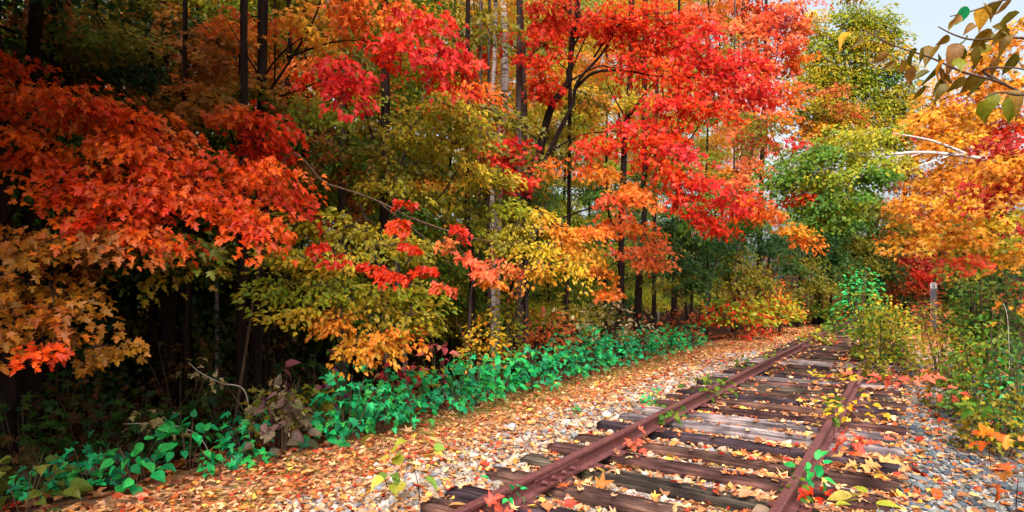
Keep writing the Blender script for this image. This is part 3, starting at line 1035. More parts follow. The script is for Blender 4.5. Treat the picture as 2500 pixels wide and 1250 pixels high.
tree("yellow_beech_tree", "slender beech with layered yellow green boughs in mid wood", "tree",
     TR([(1000, 0), (960, 520), (985, 380), (1030, 250), (1090, 60)], 8.6), .04, .012,
     [B(1080, 250, 110, 45, 'yolive', 8.2), B(1150, 300, 70, 50, 'yolive', 8.2), B(1000, 310, 90, 35, 'yolive', 8.0), B(1110, 350, 110, 40, 'yolive', 8.2, .9),
      B(1010, 400, 110, 40, 'olive', 8.2, .8), B(1140, 420, 70, 35, 'yellow', 8.4, .7), B(960, 450, 100, 30, 'yolive', 7.9, .8), B(1060, 470, 90, 30, 'olive', 8.2, .7),
      B(1190, 220, 70, 45, 'orange', 8.6, .5), B(1215, 430, 50, 40, 'yolive', 9.2), B(1230, 500, 60, 40, 'ygreen', 9.2, .9), B(1205, 570, 50, 30, 'yolive', 9.0)],
     .07, 'oval', BARK_GREY, dens=.85, cap=120)
tree("golden_beech_bush", "bushy young beech with golden leaves low over the dark hollow", "young tree",
     TR([(942, 0), (942, 800), (935, 700), (900, 560), (880, 500)], 7.0), .045, .012,
     [B(730, 540, 90, 40, 'yolive', 6.8, .8), B(860, 550, 100, 45, 'yolive', 6.8, .9), B(700, 620, 90, 40, 'yolive', 6.5), B(810, 630, 110, 40, 'yellow', 6.5), B(680, 700, 70, 35, 'ygreen', 6.3),
      B(780, 700, 100, 40, 'ygreen', 6.3), B(900, 720, 100, 40, 'yolive', 6.3), B(1000, 700, 90, 35, 'ygreen', 6.4), B(740, 765, 60, 25, 'yellow', 6.1), B(830, 775, 90, 35, 'yorange', 6.1),
      B(900, 830, 90, 30, 'yorange', 6.0), B(970, 810, 60, 25, 'orange', 6.1), B(860, 850, 40, 25, 'yorange', 6.0), B(1000, 770, 40, 25, 'yolive', 6.2), B(960, 600, 110, 50, 'yolive', 6.7, .8)],
     .062, 'oval', BARK_GREY, dens=.8, cap=300)
tree("scarlet_maple_sapling", "thin leaning maple sapling with scarlet fingers over golden beech leaves", "young tree",
     [on_ground(560, 6.9), W(680, 420, 6.8), W(800, 450, 6.6), W(920, 490, 6.4), W(1030, 545, 6.3), W(1130, 570, 6.2)], .017, .005,
     [B(780, 600, 36, 15, 'red', 6.0, 0.8, .2), B(820, 625, 28, 10, 'red', 6.0, 0.8, .2), B(900, 650, 36, 20, 'red', 5.9, 0.8, .2), B(960, 665, 56, 20, 'red', 5.9, 0.8, .2), B(1030, 655, 36, 18, 'red', 5.9, 0.8, .2),
      B(1080, 690, 36, 14, 'salmon', 5.9, 0.6, .2), B(975, 550, 22, 25, 'red', 6.1, 0.8, .2), B(1000, 600, 28, 15, 'red', 6.0, 0.8, .2), B(990, 490, 22, 7, 'red', 6.2, 0.8, .2), B(1090, 590, 48, 14, 'salmon', 6.1, 0.6, .2),
      B(1130, 620, 40, 21, 'salmon', 6.0, 0.6, .2), B(1190, 660, 32, 28, 'salmon', 6.0, 0.6, .2), B(1140, 560, 40, 14, 'pink', 6.2, 0.8, .2), B(1200, 690, 20, 14, 'orange', 6.0, 0.8, .2)],
     .062, 'maple', BARK_TWIG, dens=1.0, cap=260,
     extra=[([W(920, 490, 6.4), W(1060, 600, 6.3), W(1110, 660, 6.2)], .008, .003), ([W(1000, 530, 6.3), W(1130, 575, 6.2), W(1260, 600, 6.2)], .01, .003)])
tree("white_birch_tree", "white birch trunk with black bands behind the scarlet maple", "tree",
     TR([(1205, 0), (1222, 350), (1232, 200), (1230, 0), (1228, -200), (1228, -700)], 13.0), .09, .07,
     [B(1150, 40, 90, 60, 'olive', 12.6, .3), B(1180, 140, 40, 50, 'orange', 12.2, .3), B(1140, 180, 60, 60, 'red', 12, .6)], .11, 'maple_mid', BARK_BIRCH, canopy=2, canopy_pal='yolive')
tree("grey_birch_tree", "smooth pale grey trunk standing just right of the white birch", "tree",
     TR([(1282, 0), (1280, 300), (1275, 100), (1270, -60), (1268, -700)], 12.6), .07, .05,
     [B(1200, 110, 30, 40, 'red', 12, .4), B(1330, 200, 50, 60, 'orange', 12.2, .5), B(1320, 60, 60, 60, 'red', 12, .7)], .11, 'maple_mid', BARK_GREY, canopy=1, canopy_pal='red')

for px, r, lab in [(530, .035, "thin white birch stem in the gap between the dark trunks at upper left"), (432, .03, "faint thin pale stem deep between the shaded dark trunks"),
                   (1205, .05, "pinkish pale birch stem just left of the black banded one")]:
    tree("thin_birch", lab, "tree", TR([(px, 0), (px - 4, 330), (px + 2, 150), (px + 6, -50), (px + 8, -400)], 11.6), r, r * .7,
         [B(px + 30, -80, 80, 50, 'yolive', 11.4, .5)], .11, 'maple_far', BARK_BIRCH)
YR = 11.2
tree("scarlet_maple_tree", "great scarlet maple with a crooked forking trunk in the middle of the wood edge", "tree",
     TR([(1262, 0), (1285, 490), (1318, 370), (1345, 260), (1385, 200), (1395, 110), (1412, 0), (1425, -250)], YR), .10, .035,
     [B(1320, 200, 50, 60, 'red', 10.8, .7), B(1250, 390, 60, 60, 'pink', 10.0), B(1210, 370, 50, 40, 'red', 10.0, .8), B(1260, 440, 45, 40, 'pink', 9.8), B(1200, 280, 40, 40, 'red', 11.4, .4),
      B(1330, 110, 90, 60, 'red', 10.8, .8), B(1380, 20, 100, 50, 'red', 11, .8), B(1500, 50, 110, 70, 'red', 10.8), B(1620, 60, 110, 80, 'red', 10.8), B(1730, 120, 90, 70, 'pink', 10.6),
      B(1560, 150, 110, 50, 'red', 10.6, .7), B(1680, 200, 100, 50, 'red', 10.4), B(1800, 170, 80, 60, 'pink', 10.6), B(1850, 230, 50, 40, 'pink', 10.8), B(1740, 260, 90, 30, 'red', 10.2),
      B(1640, 240, 100, 35, 'pink', 10.2), B(1700, 50, 90, 60, 'salmon', 11.4, .8), B(1440, 40, 70, 50, 'salmon', 11.4, .6), B(1480, 340, 90, 25, 'red', 9.8, .8), B(1580, 330, 90, 30, 'red', 9.8),
      B(1640, 370, 80, 30, 'pink', 9.6), B(1590, 390, 60, 25, 'red', 9.6), B(1440, 400, 60, 25, 'orange', 10, .7), B(1530, 300, 60, 25, 'pink', 10, .7), B(1350, 400, 70, 25, 'orange', 10.6, .6),
      B(1720, 450, 60, 22, 'pink', 9.4), B(1790, 480, 55, 25, 'pink', 9.4), B(1660, 430, 60, 30, 'red', 9.5), B(1670, 480, 50, 25, 'red', 9.6), B(1700, 530, 50, 25, 'red', 9.6, .8), B(1640, 310, 50, 40, 'red', 10, .8),
      B(1560, 470, 60, 25, 'orange', 9.6, .9), B(1500, 480, 50, 20, 'salmon', 9.8, .8)],
     .088, 'maple_mid', dens=.9, cap=200, canopy=2, canopy_pal='red',
     extra=[([W(1290, 480, YR), W(1340, 370, YR), W(1395, 260, YR), W(1410, 200, YR - .1), W(1470, 130, YR - .3), W(1510, 60, YR - .5)], .06, .015),
            ([W(1405, 215, YR), W(1450, 178, YR - .2), W(1520, 172, YR - .5), W(1600, 185, YR - .8), W(1700, 190, YR - 1)], .035, .008),
            ([W(1450, 140, YR - .2), W(1500, 70, YR - .5), W(1560, 40, YR - .7), W(1640, 30, YR - .8)], .02, .006),
            ([W(1340, 370, YR), W(1420, 330, YR - .5), W(1500, 320, YR - .9), W(1590, 310, YR - 1.2)], .018, .006),
            ([W(1393, 130, YR), W(1420, 60, YR), W(1400, -20, YR)], .025, .01), ([W(1395, 170, YR), W(1430, 90, YR - .2), W(1460, 20, YR - .3)], .02, .008)])
tree("orange_tiered_maple", "dark straight trunk with tiers of burnt orange leaves hanging below the scarlet crown", "tree",
     TR([(1515, 0), (1520, 440), (1538, 200), (1542, -100), (1545, -600)], 12.6), .085, .06,
     [B(1540, 470, 60, 30, 'orange', 11.6), B(1500, 540, 60, 20, 'orange', 11.2), B(1560, 550, 70, 25, 'orange', 11.2), B(1600, 600, 40, 22, 'salmon', 11), B(1590, 640, 45, 20, 'salmon', 10.8),
      B(1540, 620, 50, 20, 'salmon', 11, .8), B(1480, 660, 40, 18, 'orange', 11, .8), B(1490, 710, 30, 15, 'orange', 10.8, .7), B(1440, 610, 50, 20, 'yorange', 11, .8), B(1470, 420, 60, 30, 'yorange', 12, .7),
      B(1380, 300, 60, 40, 'yellow', 13, .6), B(1460, 260, 70, 40, 'yorange', 13, .6)],
     .092, 'maple_mid', cap=60, canopy=2, canopy_pal='orange',
     extra=[([W(1540, 280, 12.6), W(1580, 220, 12.3), W(1620, 180, 12)], .03, .01), ([W(1535, 300, 12.6), W(1500, 240, 12.4), W(1480, 200, 12.3)], .02, .008)])
tree("slender_dark_tree", "slender dark stem behind the scarlet maple's lower boughs", "tree",
     TR([(1596, 0), (1598, 480), (1604, 200), (1606, -100), (1608, -500)], 14.5), .06, .04,
     [B(1640, 540, 60, 30, 'dgreen', 14, .6), B(1560, 240, 70, 40, 'yellow', 14.5, .6), B(1640, 130, 70, 40, 'orange', 14.5, .6)], .11, 'maple_mid', canopy=1, canopy_pal='orange')
tree("yellow_beech_sapling", "young beech with pale gold leaf layers below the scarlet maple trunk", "young tree",
     TR([(1268, 0), (1270, 720), (1290, 620), (1320, 540), (1340, 480)], 9.4), .04, .01,
     [B(1320, 520, 70, 22, 'yellow', 9.1), B(1280, 560, 70, 22, 'yolive', 9), B(1360, 560, 70, 22, 'yorange', 9), B(1240, 600, 70, 22, 'yolive', 8.8), B(1330, 610, 80, 22, 'yellow', 8.8), B(1420, 590, 60, 22, 'yorange', 9),
      B(1290, 660, 90, 20, 'yorange', 8.6), B(1390, 650, 70, 20, 'yellow', 8.7), B(1230, 640, 50, 25, 'salmon', 8.6, .8), B(1440, 560, 40, 20, 'orange', 9)],
     .065, 'oval', BARK_GREY, dens=.9, cap=160)

# right of the scarlet maple, along the curve
tree("salmon_maple_tree", "tall salmon orange maple right behind the scarlet crown", "tree",
     TR([(1790, 0), (1815, 560), (1840, 300), (1850, 0), (1850, -200)], 19), .11, .05,
     [B(1880, 120, 70, 60, 'salmon', 18), B(1930, 110, 45, 30, 'salmon', 17.6), B(1880, 220, 70, 45, 'salmon', 17.6), B(1920, 230, 45, 35, 'orange', 17.4), B(1900, 290, 50, 35, 'orange', 17.4),
      B(1840, 300, 60, 35, 'orange', 17.2), B(1830, 330, 60, 25, 'salmon', 16.6), B(1880, 340, 40, 20, 'pink', 16.6), B(1940, 345, 45, 16, 'pink', 16), B(1850, 400, 70, 20, 'salmon', 15.6), B(1800, 420, 50, 20, 'orange', 15.6),
      B(1860, 160, 50, 40, 'orange', 18), B(1800, 260, 50, 40, 'red', 17.6, .8), B(1850, 60, 60, 40, 'salmon', 18.4), B(1955, 60, 35, 50, 'salmon', 19, .7), B(1945, 160, 40, 40, 'orange', 18), B(1930, 10, 50, 30, 'salmon', 19, .7)],
     .14, 'maple_mid', dens=1.0, cap=40)
tree("orange_tipped_maple", "low maple branch of orange leaf fingers reaching toward the track", "young tree",
     TR([(1720, 0), (1745, 640), (1800, 520), (1850, 430)], 15), .07, .02,
     [B(1840, 490, 40, 22, 'orange', 13.6), B(1880, 525, 45, 20, 'orange', 13.4), B(1930, 560, 45, 16, 'yorange', 13.2), B(1975, 580, 35, 13, 'orange', 13), B(1800, 510, 50, 25, 'red', 13.8), B(1740, 540, 50, 22, 'red', 13.8, .8),
      B(1770, 560, 40, 15, 'red', 13.6, .7), B(1830, 440, 50, 20, 'salmon', 14)],
     .095, 'maple_mid', dens=1.3, cap=60)
tree("crimson_top_tree", "crimson crowned tree showing over the salmon maple", "tree",
     TR([(1850, 0), (1860, 400), (1870, 50), (1870, -100)], 25), .13, .06,
     [B(1850, 60, 70, 50, 'dred', 24), B(1900, 30, 60, 45, 'dred', 24), B(1920, 80, 45, 35, 'dred', 23.6), B(1960, 20, 50, 40, 'salmon', 25, .5), B(1810, 20, 60, 50, 'salmon', 24, .8), B(1840, -60, 80, 50, 'dred', 24)],
     .17, 'maple_far', dens=1.0)
tree("pale_poplar_tree", "tall pale yellow green poplar against the sky beyond the bend", "tree",
     TR([(2075, 0), (2078, 400), (2085, 200), (2090, 60)], 31), .20, .05,
     [B(1985, 60, 45, 40, 'yellow', 30), B(1975, 130, 50, 40, 'ygreen', 30), B(1960, 200, 50, 45, 'yolive', 29), B(2210, 150, 35, 35, 'yellow', 29.5), B(2220, 230, 40, 40, 'yolive', 29.5), B(2080, 40, 84, 48, 'ygreen', 30.5), B(2140, 50, 70, 48, 'ygreen', 30, .8), B(2040, 100, 98, 54, 'ygreen', 30), B(2110, 110, 98, 54, 'yellow', 30), B(2170, 90, 56, 48, 'ygreen', 30, .7), B(2010, 170, 70, 48, 'yellow', 30, .9),
      B(2080, 180, 112, 54, 'ygreen', 30), B(2150, 180, 70, 60, 'green', 30, .9), B(2030, 220, 84, 48, 'ygreen', 30), B(2120, 250, 112, 54, 'ygreen', 29.6), B(2180, 250, 70, 60, 'yolive', 29.6), B(2080, -30, 50, 40, 'yellow', 30.5),
      B(2060, 300, 112, 60, 'yolive', 29.6), B(2150, 320, 112, 60, 'yolive', 29.4), B(2200, 330, 70, 48, 'ygreen', 29.4)],
     .20, 'oval_far', BARK_BIRCH, dens=1.5, branch_mat=BARK_BIRCH)
tree("rusty_olive_tree", "rounded olive and rust tree beneath the pale poplar", "tree",
     TR([(2000, 0), (2005, 480), (2010, 320), (2015, 220)], 26), .12, .04,
     [B(2020, 215, 49, 36, 'rust', 25.5), B(2000, 260, 84, 42, 'yolive', 25.2), B(2060, 270, 70, 42, 'rust', 25.2), B(1980, 310, 84, 42, 'yorange', 25), B(2050, 320, 84, 42, 'yolive', 25), B(1960, 270, 56, 36, 'olive', 25),
      B(2000, 370, 112, 42, 'olive', 24.6), B(1930, 400, 84, 48, 'green', 24, .8)],
     .17, 'maple_far', dens=1.0)
tree("leaning_white_birch", "white birch leaning in from the right over the track with small green leaves", "tree",
     [on_ground(2900, 8.75), W(2700, 500, 8.68), W(2500, 415, 8.54), W(2385, 385, 8.4), W(2250, 372, 8.26), W(2150, 380, 8.12)], .05, .015,
     [B(2060, 332, 80, 22, 'ygreen', 7.98), B(2130, 327, 60, 22, 'ygreen', 7.98, .8), B(1990, 372, 70, 27, 'green', 7.91), B(2080, 382, 90, 31, 'ygreen', 7.91), B(1930, 412, 60, 27, 'green', 7.84), B(2010, 432, 80, 31, 'ygreen', 7.84),
      B(2110, 432, 70, 31, 'green', 7.84), B(1900, 442, 40, 19, 'green', 7.84, .8), B(2050, 482, 80, 31, 'green', 7.77), B(1990, 500, 50, 20, 'green', 7.77, .7), B(2100, 502, 60, 27, 'ygreen', 7.84, .8), B(2060, 530, 40, 18, 'green', 7.7, .6),
      B(1960, 482, 35, 22, 'red', 7.98, .6), B(2170, 402, 40, 31, 'yolive', 8.12, .6)],
     .05, 'wide', BARK_BIRCH, FACE_R, dens=.9, cap=240, twigs=True, branch_mat=BARK_BIRCH,
     extra=[([W(2375, 383, 8.4), W(2280, 345, 8.26), W(2180, 325, 8.12)], .025, .008), ([W(2320, 380, 8.33), W(2230, 410, 8.19), W(2160, 440, 8.05)], .018, .006),
            ([W(2250, 373, 8.26), W(2190, 395, 8.19), W(2130, 425, 8.05)], .012, .005)])
tree("golden_maple_tree", "golden orange maple spreading in from the right border", "tree",
     [on_ground(2760, 9.5), W(2700, 500, 9.4), W(2640, 200, 9.3), W(2600, -100, 9.3), W(2590, -500, 9.3)], .12, .06,
     [B(2400, 140, 108, 40, 'yorange', 9, .7), B(2460, 90, 72, 46, 'yorange', 9, .7), B(2330, 210, 84, 28, 'yorange', 9, .7), B(2440, 210, 96, 34, 'yorange', 9, .8), B(2270, 260, 72, 25, 'yorange', 9, .9), B(2370, 280, 108, 32, 'yorange', 9),
      B(2240, 300, 60, 20, 'yorange', 8.8), B(2320, 330, 96, 28, 'yorange', 8.8), B(2430, 330, 96, 34, 'red', 9.2, .7), B(2470, 290, 60, 46, 'rust', 9.3, .7), B(2250, 370, 60, 23, 'yorange', 8.8), B(2370, 400, 108, 25, 'yorange', 8.8, .8),
      B(2460, 400, 72, 32, 'red', 9, .7), B(2430, 440, 60, 20, 'dred', 7.4, .9), B(2450, 350, 50, 18, 'dred', 7.4, .8), B(2450, 395, 55, 18, 'yorange', 7.2), B(2480, 425, 40, 20, 'orange', 7.2), B(2500, 385, 40, 18, 'yorange', 7.0), B(2300, 440, 84, 23, 'yorange', 8.7), B(2460, 470, 72, 32, 'yorange', 8.6), B(2220, 490, 60, 18, 'yorange', 8.6), B(2330, 500, 96, 25, 'yorange', 8.6),
      B(2440, 520, 84, 28, 'yellow', 8.5, .9), B(2270, 530, 60, 18, 'yorange', 8.6, .7), B(2240, 580, 48, 14, 'yorange', 8.5), B(2330, 570, 96, 25, 'yorange', 8.5), B(2420, 590, 84, 28, 'yolive', 8.5, .8), B(2480, 610, 48, 34, 'yorange', 8.4, .7),
      B(2360, 630, 72, 20, 'salmon', 8.5, .6)],
     .075, 'maple_mid', BARK, FACE_R, dens=1.25, cap=240, canopy=1, canopy_pal='orange')
tree("crimson_bend_tree", "dark crimson maple closing the view where the track bends", "tree",
     TR([(2200, 0), (2205, 640), (2210, 450), (2215, 300)], 33), .16, .06,
     [B(2200, 600, 90, 30, 'red', 29, .9), B(2260, 640, 70, 25, 'dred', 28), B(2160, 660, 80, 20, 'rust', 28), B(2230, 670, 60, 18, 'red', 27.5), B(2200, 520, 90, 40, 'rust', 31), B(2140, 600, 60, 30, 'brown', 30), B(2280, 560, 70, 40, 'dred', 30),
      B(2220, 430, 80, 50, 'brown', 32), B(2300, 470, 70, 50, 'rust', 32), B(2330, 660, 60, 30, 'dred', 27, .8)],
     .17, 'maple_far')
tree("ruby_maple_tree", "ruby leaved maple far behind the golden boughs at the bend", "tree",
     TR([(2380, 0), (2385, 500), (2390, 250), (2395, 120)], 24), .16, .06,
     [B(2330, 270, 60, 30, 'dred', 23), B(2300, 330, 60, 40, 'dred', 23), B(2400, 320, 70, 40, 'dred', 22.5), B(2470, 380, 60, 50, 'red', 22.5), B(2390, 440, 80, 50, 'rust', 22), B(2320, 420, 70, 40, 'rust', 22.5), B(2440, 540, 80, 50, 'dred', 22)],
     .17, 'maple_far', face=FACE_R)

for px, py, Y, pal, lab in [(2120, 650, 27, 'dgreen', "dark green tree shading the far end of the track"), (2190, 690, 28.5, 'rust', "rusty bush tree left of the mile post"),
                            (2335, 690, 29, 'dgreen', "dark tree right behind the mile post"), (2270, 640, 33, 'dred', "wine red tree rising straight behind the mile post"),
                            (2060, 600, 29, 'green', "mid green tree beneath the pale poplar"), (2400, 640, 22, 'olive', "olive brown tree in the gloom below the golden boughs"),
                            (1990, 560, 26, 'dgreen', "dense dark green tree left of the poplar's foot")]:
    tree("bend_tree", lab, "tree", TR([(px, 0), (px + 4, 640), (px, 560)], Y), .09, .03,
         [B(px, py, 70, 40, pal, Y, 1.1, 1), B(px - 40, py + 15, 60, 35, pal, Y - .5, 1.1, 1), B(px + 40, py + 10, 60, 35, pal, Y - .3, 1.1, 1), B(px, py - 60, 80, 45, pal, Y, 1, 1), B(px + 30, py - 120, 70, 45, 'olive', Y, .9, 1),
          B(px - 40, py - 110, 70, 45, pal, Y + .5, .9, 1), B(px, py + 40, 80, 25, 'dgreen', Y - .6, 1, 1)], .16, 'maple_far', face=FACE_L, group="trees closing the bend")
greens = [(1700, 610, 16, 'dgreen'), (1800, 640, 18, 'olive'), (1880, 600, 21, 'dgreen'), (1960, 640, 23, 'olive'), (2040, 640, 24, 'dgreen'), (2090, 590, 26, 'olive'), (1660, 640, 15, 'dgreen')]
for i, (px, py, Y, pal) in enumerate(greens):
    tree("understory_tree", f"{'dark green' if pal == 'dgreen' else 'olive brown'} low tree in the shade before the bend, {ORD[i]} from the left" if i < 6 else
         "dark green low tree in the shade just left of the leaning trunks", "young tree",
         TR([(px - 15, 0), (px - 10, 700), (px, 600), (px + 5, 480)], Y + .6), .06, .02,
         [B(px, py, 70, 35, pal, Y), B(px + 40, py + 50, 60, 30, pal, Y - .4), B(px - 40, py - 50, 60, 35, 'dgreen', Y), B(px + 20, py - 100, 70, 35, 'green', Y + .6, .8), B(px - 30, py + 60, 50, 25, 'olive', Y - .6, .7)],
         .13, 'maple_far', group="low trees in the shade before the bend")

for i, (pts, Y, r, lab) in enumerate([([(1775, 0), (1790, 700), (1805, 600), (1812, 480)], 15.5, .09, "pale leaning bare trunk left of the far bushes"),
                                      ([(1715, 0), (1735, 690), (1765, 610), (1790, 520)], 14.6, .05, "dark thin trunk leaning right beside the pale leaning one"),
                                      ([(1555, 0), (1560, 700), (1568, 600), (1572, 500)], 12.2, .11, "stout dark trunk under the burnt orange tiers"),
                                      ([(1268, 0), (1268, 700), (1266, 620), (1266, 500)], 10.8, .09, "stout dark trunk behind the pale gold young beech"),
                                      ([(1150, 0), (1153, 700), (1150, 600), (1140, 450)], 9.8, .06, "straight brown trunk above the leafy red brown bank"),
                                      ([(1140, 0), (1148, 740), (1158, 670), (1170, 560)], 8.8, .03, "thin pale stem slanting over the red brown bank"),
                                      ([(1192, 0), (1195, 700), (1194, 600), (1192, 480)], 9.2, .04, "thin upright stem right of the slanting pale one"),
                                      ([(592, 0), (590, 800), (592, 640), (594, 420)], 7.6, .075, "black trunk rising from the darkest hollow"),
                                      ([(624, 0), (622, 800), (626, 640), (630, 520)], 8.2, .04, "thin brownish trunk just right of the black hollow trunk"),
                                      ([(655, 0), (655, 800), (662, 720), (668, 600)], 8.6, .02, "thread thin stem in the dark below golden leaves"),
                                      ([(455, 0), (455, 800), (458, 640), (450, 400)], 8.4, .05, "faint trunk in the deep shade under the scarlet bough"),
                                      ([(1380, 0), (1384, 700), (1386, 600), (1390, 420)], 12.0, .06, "plain dark trunk behind the cream leaved shrub"),
                                      ([(1640, 0), (1645, 700), (1648, 600), (1655, 450)], 13.6, .07, "dark trunk in shade right of the burnt orange tiers")]):
    top = pts[-1]
    tree("bare_trunk_tree", lab, "tree", TR(pts + [(top[0] + 5, -300)], Y), r, r * .6,
         [B(top[0], top[1] - 60, 80, 50, 'olive', Y + .3, .35), B(top[0] + 60, top[1] - 180, 90, 60, 'olive', Y + .8, .35)], .11, 'maple_far',
         BARK_GREY if 'pale' in lab else BARK, canopy=1, canopy_pal='olive')

# the wood behind: every trunk a tree of its own
def region_pal(px, py):
    if px < 480:
        return random.choice(['dgreen', 'brown', 'green', 'olive', 'yolive'])
    if px < 900:
        return random.choice(['orange', 'yorange', 'yolive', 'ygreen'] if py < 230 else ['yolive', 'green', 'ygreen', 'brown', 'green'])
    if px < 1250:
        return random.choice(['yorange', 'ygreen', 'yolive', 'green', 'yellow'] if py < 500 else ['yolive', 'green', 'green'])
    if px < 1750:
        return random.choice(['yellow', 'yorange', 'ygreen', 'ygreen', 'orange'] if py < 430 else ['green', 'ygreen', 'yolive', 'dgreen'])
    return random.choice(['orange', 'salmon', 'yolive', 'yorange'] if py < 450 else ['green', 'olive', 'dgreen'])


hues = {'dgreen': 'dark green', 'brown': 'amber brown', 'olive': 'olive', 'orange': 'orange', 'yolive': 'yellow olive', 'green': 'green', 'yorange': 'gold', 'yellow': 'yellow',
        'ygreen': 'yellow green', 'red': 'red', 'salmon': 'salmon', 'rust': 'rusty'}
wood = []
for i, px in enumerate(np.linspace(-150, 1850, 44)):
    px = px + rng.uniform(-15, 15)
    wood.append((px, edge_Y(min(px, 1780), -8.6) + rng.uniform(.3, 8)))
boughs = [[] for _ in wood]
for n_off, step, sz_ in ((-8.0, 46, .8), (-10.5, 42, .9), (-14.0, 40, 1.2)):
    for px in np.arange(-260, 1800, step):
        Y0 = min(edge_Y(px, n_off), 34)
        if px < 780 and n_off > -9:
            continue
        z = (1.9 if px < 850 else .9) + rng.uniform(0, .6)
        while z < .56 * Y0 + 1.5:
            Y = Y0 + rng.uniform(-.8, 1.6)
            q = px + rng.uniform(-35, 35)
            pal = region_pal(q, HY - (z - CZ) * F / Y)
            c = np.array([(q - 1250) * Y / F, Y, z])
            j = min(range(len(wood)), key=lambda k: abs(wood[k][0] - q) / 60 + abs(wood[k][1] - Y) * .35)
            if rng.rand() < (.75 if px < 780 else .8):
                boughs[j].append((c, (sz_ * rng.uniform(.7, 1.2), .7, sz_ * rng.uniform(.25, .5)), pal, .8))
            z += .75 * sz_ * rng.uniform(.7, 1.3)
for i, (px, Y) in enumerate(wood):
    bl = boughs[i]
    main = max(set(b_[2] for b_ in bl), key=[b_[2] for b_ in bl].count) if bl else 'olive'
    birch = i % 7 == 3 and px > 900
    last_tree = tree("forest_tree", "slim tree standing deep among the trunks of the wood", "tree",
         TR([(px, 0), (px + rng.uniform(-14, 14), 500), (px + rng.uniform(-22, 22), 100), (px + rng.uniform(-30, 30), -300)], Y), rng.uniform(.04, .085), .03,
         bl, .105, 'oval_far', BARK_BIRCH if birch else BARK, canopy=9 if px < 560 else 0, canopy_pal='olive', twigs=False, sides=6, dens=1.0,
         group="pale birches deep in the wood" if birch else "trees deep in the wood")
    zone = ("behind the scarlet bough" if px < 520 else "behind the golden beech bush" if px < 900 else "behind the white birch" if px < 1280 else
            "behind the scarlet maple" if px < 1600 else "in the wood before the bend")
    last_tree["label"] = f"slim {'pale birch' if birch else 'dark trunk'} with {hues[main]} leaves deep {zone}"

# the mass of leaves that closes the wood
def far_mass():
    fo = Foliage()
    for px in np.arange(-500, 2560, 60):
        for row in range(15):
            e = edge_Y(min(px, 1830), -24) if px < 1830 else 44
            Y = min(max(e, 20), 48) + rng.uniform(-2, 4)
            z = row * 2.0 + rng.uniform(-.8, .8) + .3
            x = (px - 1250) * Y / F
            g = float(gz(x, Y))
            if z > (.62 * Y if px < 1860 else 6.5):
                continue
            p = region_pal(px, HY - (z + g - CZ) * F / Y)
            if px > 1830 and z < 5:
                p = random.choice(['dgreen', 'brown', 'dred', 'olive', 'rust'])
            spray_blob(fo, np.array([x, Y, z + g]), (2.1, 1.2, 1.4), 230, .32, p, FACE_L)
    for px in np.arange(-300, 1500, 34):
        for n_off in (-12.5, -17, -22):
            for z in (.2, 1.1, 2.0):
                Y = min(edge_Y(px, n_off), 40) + rng.uniform(-1, 1.5)
                x = (px + rng.uniform(-20, 20) - 1250) * Y / F
                spray_blob(fo, np.array([x, Y, float(gz(x, Y)) + z]), (1.1, .8, .6), 90, .22, random.choice(['dgreen', 'olive', 'dgreen'] if px < 900 else ['green', 'dgreen', 'olive', 'yolive']), FACE_L)
    o = fo.build(None, 'oval_far', 'far_woods')
    tag(o, "distant mass of mixed autumn foliage closing the wood", "woods")


far_mass()

# unseen trees added beside and behind the camera to shade the left of the view
for i, (s, n) in enumerate([(-.5, -5.6), (-3.0, -6.4), (-5.5, -5.2), (-1.0, -8.5), (-8, -6.5), (-4, -9.5), (1.2, -8.0), (.2, -11), (2.6, -9.5), (-6, -13), (3.5, -13), (-12, -5.5), (-14, -9), (5.0, -10.5), (-2.4, -4.9)]):
    x, y = xy(s, n)
    b = np.array([x, y, float(gz(x, y))])
    tp = [b, b + [.05, 0, 3], b + [0, .1, 6], b + [.1, 0, 10]]
    bl = [(b + [rng.uniform(-1.6, 1.6), rng.uniform(-1.6, 1.6), rng.uniform(2.6, 9)], (1.6, 1.6, .8), 'brown', -420) for _ in range(20)]
    if i == 15:
        bl += [(np.array([rng.uniform(-4.6, -2.0), rng.uniform(-1.2, 2.2), rng.uniform(3.9, 7.5)]), (1.3, 1.3, .6), 'brown', -420) for _ in range(17)]
    bl = [q for q in bl if not in_view(q[0], 1.5)]
    tree("shade_tree", f"unseen tree added to shade the left of the view, {ORD[i]} of those beside the camera", "tree", tp, .13, .05, bl, .22, 'maple_far', group="trees beside the camera", twigs=False)

